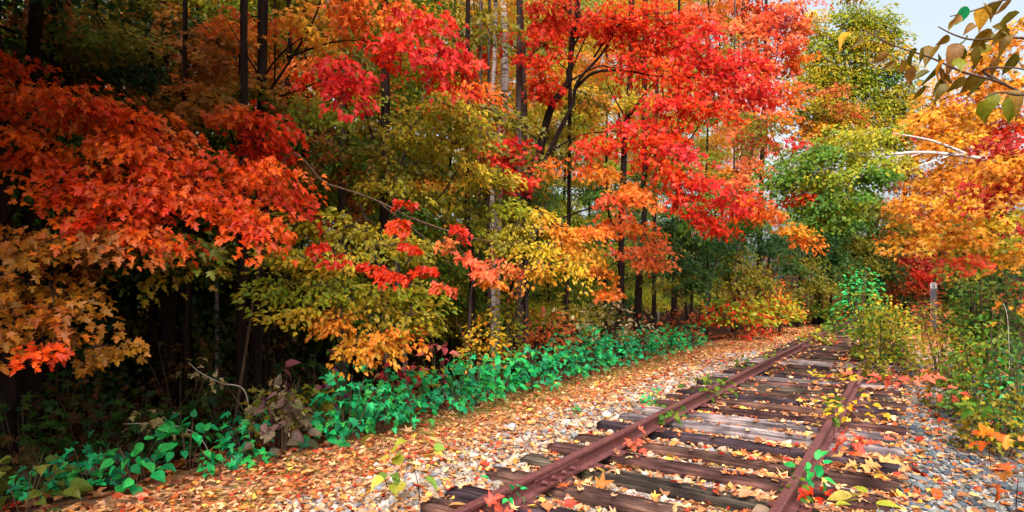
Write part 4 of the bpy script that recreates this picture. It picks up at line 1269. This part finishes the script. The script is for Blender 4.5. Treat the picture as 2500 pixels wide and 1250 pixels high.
# ------------------------------------------------------------------ shrubs and plants
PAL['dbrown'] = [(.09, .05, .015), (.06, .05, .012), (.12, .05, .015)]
PAL['olivegreen'] = [(.13, .16, .02), (.10, .15, .02), (.17, .18, .03), (.08, .12, .02)]
def plant(name, label, cat, base, h, w, pal, kind, sz, n, stems=4, cap=60, face=FACE_L, stem_mat=None, group=None, lean=(0, 0, 0), low=.15, hollow=.35, updir=.8, pal2=None):
    """several stems from one root, a dome of leaves round them"""
    base = np.asarray(base, float)
    root = empty(name, base, label, cat, group)
    fo = Foliage()
    mb = MB()
    lean = np.asarray(lean, float)
    nodes_ = []
    for k in range(stems):
        d = np.array([rng.randn() * .5, rng.randn() * .5, 0]) * w
        top = base + d + lean * h + [0, 0, h * rng.uniform(.7, 1.0)]
        q = curve([base + d * .15 - [0, 0, .03], base + d * .5 + [0, 0, h * .45], top], 5)
        mb.tube(q, np.linspace(max(.003, .012 * h), .002, len(q)), 5)
        nodes_.append(q)
    mb.build("stem", stem_mat or BARK_TWIG, root, base)
    u = norm(rng.randn(n, 3) * [1, 1, .9]); u[:, 2] = np.abs(u[:, 2])
    r = hollow + (1 - hollow) * rng.rand(n, 1) ** .6
    P = base + lean * h * u[:, 2:3] + u * r * [w, w, h * (1 - low)] + [0, 0, low * h]
    P[:, 2] = np.maximum(P[:, 2], gz(P[:, 0], P[:, 1]) + .03)
    tip = norm(u * [1, 1, .2] + np.array([0, 0, -.35]) + .4 * rng.randn(n, 3))
    nor = norm(np.array([0, 0, updir]) + .55 * face + .5 * u + .35 * rng.randn(n, 3))
    col = pick(pal, n) * np.exp(.15 * rng.randn(n, 1))
    if pal2:
        sw = rng.rand(n) < .3; col[sw] = pick(pal2, int(sw.sum()))
    fo.add(P, tip, nor, sz * rng.uniform(.65, 1.25, n), col)
    fo.build(root, kind, 'foliage', cap)
    return root


def G(px, py, z=-.07):
    Y = F * (CZ - z) / (py - HY)
    x = (px - 1250) * Y / F
    return np.array([x, Y, float(gz(x, Y))])


# the row of green seedlings along the path
row = [  # px, py of the foot, width px, height px, palette, kind
    (60, 1245, 130, 110, 'olivegreen', 'wide', 'broad leaved olive green plant in the bottom left corner'),
    (5, 1170, 45, 90, 'tealb', 'wide', 'bright green plant cut off by the left border'),
    (110, 1180, 70, 90, 'teal', 'maple', 'dark teal maple seedling behind the corner plant'),
    (215, 1190, 80, 110, 'teal', 'maple', 'teal seedling clump with a yellow leaf among it'),
    (330, 1185, 90, 90, 'tealb', 'wide', 'low bright green plant of pointed leaves by the path'),
    (290, 1120, 70, 80, 'drab', 'wide', 'drab greyish seedling in the shade behind the bright ones'),
    (460, 1130, 75, 110, 'tealb', 'wide', 'upright bright green plant with big oval leaves'),
    (510, 1160, 40, 40, 'tealb', 'oval', 'tiny green rosette plant at the path edge'),
    (600, 1110, 70, 105, 'teal', 'maple', 'teal green clump left of the brownish plant'),
    (690, 1110, 85, 140, 'drab', 'wide', 'brownish green shaded plant with broad dull leaves'),
    (620, 1140, 50, 30, 'tealb', 'maple', 'low strip of small green leaves on the path edge'),
    (800, 1075, 60, 60, 'tealb', 'wide', 'small glossy green plant under the tall maple seedlings'),
    (850, 1050, 90, 150, 'teal', 'maple', 'tall teal maple seedling with a lone red leaf'),
    (930, 1055, 95, 130, 'teal', 'maple', 'thick green maple seedling at the front of the row'),
    (1000, 1010, 80, 110, 'teal', 'maple', 'green maple seedling right of the thick front one'),
    (885, 985, 40, 100, 'tealb', 'maple', 'thin upright maple seedling standing tallest by golden leaves'),
    (1100, 975, 80, 110, 'teal', 'maple', 'green seedling clump beginning the middle stretch'),
    (1160, 960, 80, 110, 'tealb', 'maple', 'green seedling clump with paler tips in the middle stretch'),
    (1230, 950, 85, 105, 'tealb', 'wide', 'bright green broad leaved clump in the middle stretch'),
    (1300, 925, 75, 95, 'teal', 'maple', 'darker green clump after the bright broad leaved one'),
    (1370, 910, 75, 95, 'teal', 'maple', 'bluish green clump below the rusty shrub'),
    (1440, 890, 75, 100, 'teal', 'maple', 'tall bluish clump below the cream leaved shrub'),
    (1510, 880, 70, 80, 'teal', 'maple_mid', 'green clump in the far half of the row, beside a grass tuft'),
    (1570, 868, 65, 70, 'teal', 'maple_mid', 'rounded green clump third from the far end of the row'),
    (1630, 852, 60, 60, 'tealb', 'maple_mid', 'green clump next to last in the row'),
    (1685, 838, 55, 50, 'teal', 'maple_mid', 'small green clump ending the row by the far bushes')]
for px, py, wpx, hpx, pal, kind, lab in row:
    b = G(px, py) if px < 740 else on_ground(px, edge_Y(px, -4.62 - .12 * rng.rand()))
    Y = b[1]
    w, h = wpx * Y / F * .92, hpx * Y / F * (1.3 if px > 740 else 1.3)
    sz = {'maple': .085, 'maple_mid': .085, 'wide': .11, 'oval': .07}[kind]
    n = int(1.75 * (2 * w * h + w * w) / (sz * sz) * .9)
    plant("seedling_plant", lab, "plant", b, h, w, pal, kind, sz, max(20, n), stems=5, cap=70, group="green plants along the path edge",
          pal2='teal' if pal == 'tealb' else None)

misc = [  # px, py foot, Y, w, h (px), pal, kind, size, n, label, cat
    (670, 1030, 5.6, 75, 110, 'olive', 'maple', .08, 90, 'olive maple plant mixed with dried cream leaves', 'plant', 'cream'),
    (760, 1010, 6.0, 75, 80, 'yolive', 'maple', .08, 90, 'mustard green maple plant behind the teal seedlings', 'plant', 'olive'),
    (690, 1010, 5.9, 40, 120, 'purple', 'wide', .12, 22, 'purple leaved shrub sprig against the dark hollow', 'shrub', None),
    (820, 990, 6.3, 45, 130, 'purple', 'wide', .11, 22, 'mauve leaved shrub sprig below the golden leaves', 'shrub', None),
    (965, 1000, 6.6, 55, 130, 'crimson', 'wide', .10, 45, 'deep crimson leaved shrub above the front seedlings', 'shrub', 'plum'),
    (1060, 960, 7.0, 55, 150, 'plum', 'wide', .12, 45, 'dusty pink leaved shrub with arching stems', 'shrub', 'yolive'),
    (1020, 960, 6.9, 50, 70, 'yolive', 'wide', .10, 35, 'yellowing leaved shrub left of the dusty pink one', 'shrub', None),
    (1175, 880, 8.4, 70, 130, 'yellow', 'oval', .08, 260, 'small round shrub of yellow leaves beside the bank', 'shrub', 'yorange'),
    (1232, 870, 9.0, 55, 190, 'yolive', 'oval', .085, 260, 'upright mustard coloured shrub hiding the birch foot', 'shrub', 'green'),
    (1345, 880, 9.2, 85, 140, 'rust', 'oval', .10, 260, 'rusty orange shrub of narrow drooping leaves', 'shrub', None),
    (1470, 850, 10.6, 75, 150, 'cream', 'oval', .11, 240, 'shrub of dried cream coloured leaves', 'shrub', 'olive'),
    (1395, 850, 10.8, 70, 160, 'olive', 'oval', .11, 220, 'greyish olive shrub left of the dried cream one', 'shrub', 'cream'),
    (1560, 840, 11.8, 60, 90, 'cream', 'oval', .11, 130, 'low shrub with scattered pale dead leaves', 'shrub', 'rust'),
    (1660, 830, 12.6, 60, 75, 'rust', 'maple_mid', .10, 150, 'rust coloured fern like bush right of the cream shrubs', 'shrub', None),
    (1720, 800, 13.4, 35, 75, 'orange', 'maple_mid', .10, 45, 'thin orange leaved sapling before the dark trunks', 'young tree', None),
    (1800, 810, 18, 86, 99, 'ygreen', 'oval', .14, 676, 'yellow green bush with red leaves at its foot', 'shrub', 'red'),
    (1880, 805, 19.8, 86, 99, 'ygreen', 'oval', .14, 676, 'large green and gold bush in the middle of the far thicket', 'shrub', 'orange'),
    (1900, 770, 20.5, 34, 88, 'orange', 'oval', .14, 156, 'orange topped thin bush poking above the far thicket', 'shrub', None),
    (1960, 790, 24, 80, 71, 'green', 'oval', .14, 572, 'green bush right of the gold one in the far thicket', 'shrub', 'ygreen'),
    (2010, 780, 27, 57, 55, 'orange', 'oval', .14, 364, 'low orange and green bush near the track end', 'shrub', 'green'),
    (1850, 815, 17.3, 48, 36, 'red', 'maple_mid', .11, 90, 'small red leaved bush on the path side of the thicket', 'shrub', 'rust'),
    (2060, 770, 30, 80, 49, 'ygreen', 'oval', .14, 520, 'pale green bush closing the far end of the path', 'shrub', 'yellow'),
    (1815, 885, 10.6, 22, 20, 'green', 'wide', .07, 26, 'small green weed outside the jointed rail', 'weed', None),
    (1875, 860, 12.0, 22, 18, 'ygreen', 'wide', .07, 26, 'low yellowish weed beside the far stretch of rail', 'weed', None),
    (1590, 975, 7.4, 25, 28, 'tealb', 'wide', .06, 22, 'little green weed in the gravel by the path', 'weed', None),
    (1405, 1000, 6.9, 18, 14, 'tealb', 'oval', .05, 12, 'tiny green weed alone in the gravel', 'weed', None),
    (1995, 842, 15.2, 42, 48, 'ygreen', 'wide', .10, 120, 'green weed grown over the end of the jointed rail', 'weed', 'rust'),
    (2050, 815, 18.5, 55, 40, 'green', 'wide', .12, 130, 'leafy weed between the rails far down the track', 'weed', None),
]
for px, py, Y, wpx, hpx, pal, kind, sz, n, lab, cat, pal2 in misc:
    if cat in ('shrub', 'young tree') and 930 < px < 1740:
        Y = max(Y, edge_Y(px, -5.5))
    b = on_ground(px, Y)
    top = W(px, py - hpx, Y)[2]
    h = max(.12, top - b[2])
    plant({'shrub': 'shrub', 'weed': 'weed', 'plant': 'seedling_plant', 'young tree': 'sapling'}[cat], lab, cat, b, h, wpx * Y / F, pal, kind, sz, int(n * 1.3), stems=5, cap=50,
          pal2=pal2, low=.3 if hpx > 60 else .1, updir=.5)

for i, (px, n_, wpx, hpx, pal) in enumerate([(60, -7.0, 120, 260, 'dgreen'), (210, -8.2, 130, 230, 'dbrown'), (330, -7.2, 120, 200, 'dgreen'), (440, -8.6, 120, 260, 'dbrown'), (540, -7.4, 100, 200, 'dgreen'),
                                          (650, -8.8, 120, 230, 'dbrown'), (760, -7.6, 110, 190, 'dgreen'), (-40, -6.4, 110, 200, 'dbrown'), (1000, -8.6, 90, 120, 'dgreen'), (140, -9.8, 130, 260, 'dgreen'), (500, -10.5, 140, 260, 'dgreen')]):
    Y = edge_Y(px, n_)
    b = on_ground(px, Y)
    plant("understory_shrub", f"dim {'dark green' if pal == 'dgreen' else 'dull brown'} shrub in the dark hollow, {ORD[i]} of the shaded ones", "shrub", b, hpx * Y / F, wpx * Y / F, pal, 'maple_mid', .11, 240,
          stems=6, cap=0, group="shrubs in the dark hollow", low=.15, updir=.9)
# right side thicket
right = [
    (2112, 13.0, 38, 690, 840, 'ygreen', 'oval', .075, 200, 'tall slim yellow green sapling growing at the right rail', 'sapling', 'green', .25),
    (2150, 11.5, 70, 740, 870, 'ygreen', 'wide', .085, 330, 'yellow green bush spilling over the right rail', 'shrub', 'green', .1),
    (2190, 12.0, 60, 740, 870, 'ygreen', 'oval', .075, 300, 'bush with pale gold leaf tips right of the slim sapling', 'shrub', 'yorange', .15),
    (2135, 9.2, 36, 830, 900, 'olive', 'wide', .06, 180, 'low olive bush hiding the right rail', 'shrub', 'ygreen', .1),
    (2300, 9.5, 85, 765, 900, 'ygreen', 'oval', .065, 480, 'dense green bush in front of the mile post', 'shrub', 'yolive', .1),
    (2400, 6.8, 90, 750, 950, 'green', 'oval', .065, 560, 'dark green bush under the right hand trees', 'shrub', 'green', .1),
    (2480, 6.0, 80, 820, 960, 'dgreen', 'oval', .065, 430, 'darkest green bush at the right border', 'shrub', 'teal', .1),
    (2350, 7.4, 85, 830, 980, 'olive', 'oval', .07, 260, 'brownish thin stemmed bush behind the salmon sprig', 'shrub', 'brown', .1),
    (2440, 5.6, 90, 920, 1010, 'olive', 'maple', .06, 260, 'dull olive bramble at the right border', 'shrub', 'yolive', .1),
    (2400, 9.6, 90, 620, 780, 'green', 'maple_mid', .09, 420, 'green maple bush below the golden boughs', 'shrub', 'dgreen', .2),
    (2480, 9.0, 70, 600, 800, 'dgreen', 'maple_mid', .09, 380, 'shaded green bush at the right border with a few red leaves', 'shrub', 'green', .2),
    (2380, 11.5, 55, 640, 790, 'green', 'maple_mid', .10, 300, 'green bush standing right of the mile post', 'shrub', 'olive', .2),
    (2160, 17, 70, 715, 790, 'ygreen', 'oval', .12, 260, 'sunlit green bush before the mile post', 'shrub', 'yellow', .1),
    (2262, 20, 70, 732, 790, 'olive', 'oval', .12, 200, 'brownish bush at the foot of the mile post', 'shrub', 'rust', .1),
    (2284, 22, 60, 728, 790, 'olive', 'oval', .12, 260, 'low brown green bush hiding the foot of the mile post', 'shrub', 'rust', .1),
    (2100, 20, 60, 640, 780, 'tealb', 'oval', .13, 300, 'bluish green bush at the far track end', 'shrub', 'green', .2),
]
for px, Y, wpx, ptop, pfoot, pal, kind, sz, n, lab, nm, pal2, low in right:
    b = on_ground(px, Y)
    h = W(px, ptop, Y)[2] - b[2]
    plant(nm, lab, 'shrub' if nm == 'shrub' else 'young tree', b, h, wpx * Y / F, pal, kind, sz, int(n * 1.5), stems=7, cap=60, face=FACE_R, pal2=pal2, low=low, updir=.6)


def sprig(name, label, cat, base, tip_pts, leaves, pal, kind, sz, spread, face=FACE_L, stem_r=.004, mat=None, flat=True):
    """a thin stem through points with a handful of large leaves at its end; every leaf an object"""
    base = np.asarray(base, float)
    root = empty(name, base, label, cat)
    q = curve([base] + [np.asarray(p, float) for p in tip_pts], 6)
    mb = MB(); mb.tube(q, np.linspace(stem_r, stem_r * .4, len(q)), 5); mb.build("stem", mat or BARK_TWIG, root, base)
    fo = Foliage()
    n = leaves
    t = rng.uniform(.45, 1.0, n) ** .7
    P = q[np.minimum((t * (len(q) - 1)).astype(int), len(q) - 1)] + rng.randn(n, 3) * spread
    d = norm(P - q[np.minimum((t * (len(q) - 1)).astype(int), len(q) - 1)])
    tip = norm(d * [1, 1, .3] + rng.randn(n, 3) * .4 + [0, 0, -.2])
    nor = norm(np.array([0, 0, 1.]) + .35 * face + .25 * rng.randn(n, 3))
    col = pick(pal, n) * np.exp(.1 * rng.randn(n, 1))
    fo.add(P, tip, nor, sz * rng.uniform(.7, 1.2, n), col)
    fo.build(root, kind, 'foliage', 200)
    return root


PAL['coral'] = [(.74, .13, .07), (.78, .17, .09), (.72, .10, .06)]
PAL['peach'] = [(.78, .40, .14), (.76, .34, .10), (.74, .46, .16)]
PAL['lime'] = [(.46, .42, .06), (.36, .40, .04), (.52, .44, .08), (.20, .36, .05)]
def at(px, py, z):
    Y = F * (CZ - z) / (py - HY)
    return np.array([(px - 1250) * Y / F, Y, z])


sprig("sapling", "pale yellow leaved seedling standing in the foreground gravel", "young plant", G(1025, 1235), [W(1020, 1180, 3.75), W(1005, 1120, 3.75), W(1000, 1085, 3.75)],
      16, 'lime', 'wide', .10, (.13, .08, .05))
sprig("sapling", "small pale yellow seedling left of the taller pale yellow one", "young plant", G(945, 1200), [W(940, 1170, 4.0), W(930, 1150, 4.0)], 6, 'lime', 'wide', .09, (.06, .05, .03))
sprig("maple_seedling", "coral red maple seedling between the right rail and tie ends", "seedling", G(2075, 1120), [W(2080, 1090, 4.9), W(2075, 1065, 4.9)], 12, 'coral', 'maple', .12, (.14, .1, .03), FACE_R)
sprig("maple_seedling", "peach maple seedling over the bleached tie end", "seedling", G(2110, 1180), [W(2105, 1140, 4.3), W(2100, 1120, 4.3)], 7, 'peach', 'maple', .12, (.11, .07, .02), FACE_R)
sprig("maple_seedling", "salmon leaved maple sprig spread over gravel before the thicket", "seedling", G(2290, 990), [W(2240, 945, 6.1), W(2200, 925, 6.1), W(2180, 915, 6.1)], 22, 'coral', 'maple', .10, (.20, .14, .035), FACE_R)
sprig("maple_seedling", "salmon sprig tailing off right of the spread one", "seedling", G(2345, 1010), [W(2330, 965, 5.8), W(2310, 945, 5.8)], 9, 'coral', 'maple', .085, (.1, .07, .04), FACE_R)
sprig("maple_seedling", "red maple seedling leaning on the jointed rail", "seedling", G(1560, 1110), [W(1555, 1085, 5.0), W(1545, 1060, 5.0)], 7, 'coral', 'maple', .10, (.05, .05, .06))
sprig("maple_seedling", "orange red maple seedling at the front of the jointed rail", "seedling", G(1200, 1275), [W(1195, 1250, 3.3), W(1185, 1240, 3.3)], 6, 'coral', 'maple', .10, (.07, .05, .02))
sprig("weed", "green weed climbing over the front of the jointed rail", "weed", G(1250, 1240), [W(1250, 1210, 3.5), W(1240, 1190, 3.5)], 9, 'tealb', 'wide', .05, (.06, .04, .03))
sprig("maple_seedling", "orange maple seedling by the right border of the gravel", "seedling", G(2420, 1120), [W(2410, 1080, 4.8), W(2400, 1065, 4.8)], 8, 'orange', 'maple', .12, (.09, .07, .04), FACE_R)
sprig("maple_seedling", "tawny maple seedling cut by the right border", "seedling", G(2480, 1220), [W(2485, 1180, 3.9), W(2490, 1165, 3.9)], 5, 'brown', 'maple', .10, (.07, .05, .04), FACE_R)
sprig("weed", "tall thin green weed standing against the right rail", "weed", G(2035, 1080), [W(2037, 1030, 5.0), W(2035, 980, 5.0)], 26, 'green', 'oval', .055, (.025, .025, .05), FACE_R)
sprig("weed", "teal toothed weed growing at the right rail's front", "weed", G(1985, 1225), [W(1985, 1180, 3.9), W(1980, 1145, 3.9)], 16, 'tealb', 'oval', .08, (.045, .03, .05), FACE_R)
sprig("weed", "pale green weed inside the front of the right rail", "weed", G(1945, 1240), [W(1945, 1200, 3.6), W(1945, 1165, 3.6)], 14, 'green', 'oval', .05, (.04, .03, .04), FACE_R)
sprig("weed", "low red and green weed at the front tie ends", "weed", G(2010, 1235), [W(2005, 1205, 3.7), W(2000, 1195, 3.7)], 12, 'red', 'maple', .07, (.09, .06, .02), FACE_R)
sprig("weed", "lime leaved seedling in the right foreground", "weed", G(2110, 1250), [W(2120, 1225, 3.5), W(2130, 1215, 3.5)], 7, 'lime', 'oval', .12, (.09, .04, .02), FACE_R)
sprig("vine_weed", "yellow leaved creeper draped over the right rail", "weed", G(2075, 965), [W(2060, 935, 6.6), W(2035, 915, 6.7)], 26, 'yellow', 'wide', .075, (.14, .12, .05), FACE_R)
sprig("vine_weed", "golden green creeper between the right rail and far tie ends", "weed", G(2080, 1040), [W(2075, 1000, 5.8), W(2070, 980, 5.8)], 40, 'yellow', 'wide', .07, (.15, .14, .05), FACE_R)
sprig("weed", "leafy green weed inside the jointed rail", "weed", G(1660, 1045), [W(1650, 1020, 5.9), W(1640, 1000, 5.9)], 24, 'green', 'wide', .075, (.09, .08, .05))
sprig("weed", "green vine like weed where the jointed rail recedes", "weed", G(1750, 975), [W(1745, 950, 7.3), W(1735, 935, 7.3)], 36, 'green', 'wide', .08, (.14, .13, .06))
sprig("maple_sprig", "yellow maple sprig hanging over the dark bushes at right", "sprig", on_ground(2470, 6.6), [W(2465, 900, 6.5), W(2460, 780, 6.4), W(2450, 740, 6.4)], 10, 'yorange', 'maple', .09, (.14, .1, .05), FACE_R, mat=BARK_PALE)
sprig("green_seedling", "green maple seedlings at the edge of the right gravel", "seedling", G(2390, 1030), [W(2390, 1000, 5.4), W(2385, 990, 5.4)], 12, 'green', 'maple', .10, (.16, .1, .03), FACE_R)
sprig("dead_branch", "fallen pale twig with withered cream leaves in the dark hollow", "dead branch", on_ground(610, 6.2), [W(600, 960, 6.0), W(540, 935, 5.9), W(490, 910, 5.8), W(460, 885, 5.8)], 22, 'cream', 'maple', .07,
      (.05, .05, .07), mat=BARK_PALE, stem_r=.008)
sprig("dead_branch", "withered cream leaved twig low in the dark hollow", "dead branch", on_ground(520, 5.6), [W(480, 1060, 5.5), W(400, 1035, 5.4), W(300, 1035, 5.3)], 24, 'cream', 'maple', .08,
      (.09, .06, .07), mat=BARK_PALE, stem_r=.006)

# ------------------------------------------------------------------ climbing branch at the top right, near the eye
def top_vine():
    Yv = 2.7
    base = W(2780, 420, 3.1)
    # the branch belongs to a shrub tree that stands just outside the frame
    foot = on_ground(2820, 3.2)
    root = empty("broadleaf_branch_tree", foot, "near tree whose arching twigs with large yellow brown leaves cross the sky", "tree")
    mb = MB()
    q = curve([foot, W(2830, 700, 3.2), base, W(2720, 60, 3.0), W(2700, -250, 3.0)], 6); mb.tube(q, np.linspace(.04, .02, len(q)), 8, wob=.04)
    mb.build("trunk", BARK, root, foot)
    arms = [[base, W(2560, 270, 2.9), W(2450, 205, Yv), W(2350, 175, Yv), W(2270, 140, Yv), W(2180, 110, Yv), W(2100, 68, Yv)],
            [W(2745, 200, 3.0), W(2580, 110, 2.8), W(2480, 92, Yv), W(2380, 97, Yv), W(2330, 85, Yv), W(2290, 65, Yv)],
            [W(2700, -60, 3.0), W(2560, -20, 2.8), W(2450, 0, Yv), W(2380, 25, Yv), W(2320, 40, Yv)],
            [W(2450, 205, Yv), W(2400, 172, Yv), W(2470, 165, 2.6), W(2540, 180, 2.6)],
            [W(2600, 200, 2.9), W(2500, 230, 2.5), W(2440, 225, 2.5), W(2390, 245, 2.5)]]
    for a in arms:
        mb = MB(); q = curve(a, 6); mb.tube(q, np.linspace(.008, .0025, len(q)), 5); mb.build("branch", BARK_TWIG, root, foot)
    spots = [(2070, 78, 26, 'y'), (2105, 90, 22, 'v'), (2170, 130, 24, 'v'), (2185, 150, 20, 'v'), (2240, 120, 30, 'v'), (2255, 115, 28, 'v'), (2290, 130, 42, 'v'), (2280, 115, 36, 'v'), (2310, 145, 30, 'y'),
             (2335, 105, 42, 'v'), (2350, 115, 26, 'v'), (2340, 140, 30, 'g'), (2315, 85, 20, 'v'), (2360, 85, 18, 'g'), (2390, 110, 36, 'v'), (2400, 100, 34, 'v'), (2420, 112, 26, 'g'), (2230, 160, 30, 'v'),
             (2290, 165, 28, 'v'), (2270, 175, 28, 'v'), (2300, 175, 30, 'v'), (2375, 180, 32, 'v'), (2360, 190, 26, 'v'), (2410, 190, 34, 'v'), (2300, 195, 32, 'v'), (2265, 210, 30, 'v'), (2310, 205, 26, 'v'),
             (2430, 225, 36, 'g'), (2460, 220, 40, 'v'), (2480, 235, 40, 'g'), (2400, 245, 34, 'g'), (2420, 70, 36, 'v'), (2440, 55, 34, 'v'), (2460, 80, 32, 'v'), (2465, 70, 30, 'v'), (2430, 85, 28, 'v'),
             (2390, 20, 34, 'y'), (2405, 8, 34, 'v'), (2440, 5, 30, 'v'), (2470, 2, 28, 'v'), (2340, 35, 22, 'v'), (2355, 15, 24, 't'), (2360, 25, 20, 't'), (2330, 48, 16, 'g'), (2490, 30, 36, 'v'),
             (2480, 130, 34, 'v'), (2490, 160, 36, 'v'), (2495, 60, 36, 'v'), (2440, 140, 26, 'v'), (2215, 145, 22, 'v'), (2380, 60, 20, 'v')]
    fo = Foliage()
    for px, py, s, t in spots:
        Y = Yv + rng.uniform(-.15, .15)
        P = W(px, py, Y)[None]
        pal = {'v': 'vine', 'y': 'yorange', 'g': 'yolive', 't': 'teal'}[t]
        tip = norm(np.array([[rng.uniform(-.8, .3), rng.randn() * .4, -rng.uniform(.2, 1)]]))
        nor = norm(np.array([[rng.randn() * .5, -.7, .4 + rng.randn() * .4]]))
        fo.add(P, tip, nor, np.array([s * 1.5 * Y / F]), pick(pal, 1))
    fo.build(root, 'vine', 'foliage', 100)


top_vine()

# ------------------------------------------------------------------ grass tufts
def grass():
    V, Tt, C, k = [], [], [], 0
    tufts = []
    for _ in range(230):
        s = 2 + 15 * rng.rand() ** 1.3; n = -4.55 + abs(rng.randn()) * .45
        tufts.append((s, n, .05, 14, 0))
    for _ in range(420):
        tufts.append((rng.uniform(4.3, 13), -4.6 + abs(rng.randn()) * .28, .045, 18, 1))
    for _ in range(60):
        tufts.append((rng.uniform(2, 12), rng.uniform(-4.4, -2.8), .035, 12, 0))
    for _ in range(30):
        tufts.append((rng.uniform(3, 12), random.choice([RAIL_L + .12, RAIL_R - .12]), .07, 12, 1))
    for s, n, h, cnt, dry in tufts:
        x, y = xy(s, n); z = float(gz(x, y))
        if y < 1.5:
            continue
        for _ in range(cnt):
            p = np.array([x + rng.randn() * .035, y + rng.randn() * .035, z])
            d = np.array([rng.randn() * .6, rng.randn() * .6, 1.0]) * h * rng.uniform(.6, 1.4)
            w = np.array([rng.randn(), rng.randn(), 0]); w = w / np.linalg.norm(w) * .003
            V += [p - w, p + w, p + d * .6 + [0, 0, .1 * h], p + d]
            Tt += [(k, k + 1, k + 2), (k + 2, k + 3, k)]
            base = np.array([.24, .24, .05]) if not dry else np.array([.42, .30, .10])
            if rng.rand() < .35:
                base = np.array([.16, .26, .05])
            C += [base * math.exp(.2 * rng.randn())] * 4
            k += 4
    o = link("grass", mesh_from("grass", np.array(V), np.array(Tt), M_LEAF, np.array(C)))
    tag(o, "short yellowing grass tufts along the path edge", "grass", kind="stuff")


grass()

# ------------------------------------------------------------------ mile post
def mile_post():
    b = on_ground(2279, 25.0)
    root = empty("mile_post", b, "white stone mile post with black lettering beside the bend", "mile post")
    Z0, Z1 = W(0, 725, 25)[2], W(0, 690, 25)[2]
    w = 14 * 25 / F / 2
    face_dir = norm(np.array([-b[0], -b[1], 0]))
    side = np.array([-face_dir[1], face_dir[0], 0])
    Zs = W(0, 704, 25)[2]

    def slab(pts2, depth, name, mat):
        mb = MB()
        k = len(pts2)
        V = [b * [1, 1, 0] + side * a + face_dir * d + [0, 0, z] for d in (depth, -depth) for a, z in pts2]
        Fs = [tuple(range(k)), tuple(range(2 * k - 1, k - 1, -1))] + [(i, i + k, (i + 1) % k + k, (i + 1) % k) for i in range(k)]
        mb.add(V, Fs); return mb.build(name, mat, root, b, flat=True)
    slab([(-w, Zs), (w, Zs), (w, Z1 - .05), (w * .75, Z1), (-w * .75, Z1), (-w, Z1 - .05)], .09, "white_head", plain_material("white_painted_stone", (.85, .83, .81)))
    slab([(-w * .96, b[2] - .1), (w * .96, b[2] - .1), (w * .96, Zs - .003), (-w * .96, Zs - .003)], .085, "grey_base", plain_material("grey_stone", (.19, .185, .21)))
    ink = plain_material("black_paint", (.02, .02, .02))
    ang = math.atan2(side[1], side[0])
    for txt, z, s in (("P", Z1 - .12, .11), ("79", Z1 - .23, .12)):
        cu = bpy.data.curves.new("lettering", 'FONT'); cu.body = txt; cu.size = s; cu.align_x = 'CENTER'; cu.extrude = .002; cu.offset = .002
        tmp = bpy.data.objects.new("lettering", cu)
        COL.objects.link(tmp); bpy.context.view_layer.update()
        me = bpy.data.meshes.new_from_object(tmp)
        bpy.data.objects.remove(tmp)
        me.materials.clear(); me.materials.append(ink)
        o = link("lettering", me, root)
        p = b * [1, 1, 0] + face_dir * .093 + [0, 0, z] - b
        o.location = p
        # local x along the reader's right, y up
        right_ = -side if np.dot(np.cross([0, 0, 1], face_dir), side) < 0 else side
        right_ = np.cross([0, 0, 1.0], face_dir)
        o.matrix_local = Matrix(((right_[0], 0, face_dir[0], p[0]), (right_[1], 0, face_dir[1], p[1]), (right_[2], 1, face_dir[2], p[2]), (0, 0, 0, 1)))


mile_post()

# ------------------------------------------------------------------ labels that still repeat get their place
by = {}
for o in COL.objects:
    if o.parent is None and o.get("label") and o.get("group") and o["category"] != "fallen leaf" and o["group"] != "trees beside the camera":
        by.setdefault(o["label"], []).append(o)
for lab, os_ in by.items():
    if len(os_) > 1:
        os_.sort(key=lambda o: o.location.x / max(o.location.y, .5))
        for i, o in enumerate(os_):
            o["label"] = f"{lab.replace('slim dark', 'dark').replace('slim pale', 'pale')}, {ORD[min(i, 19)]} from left"
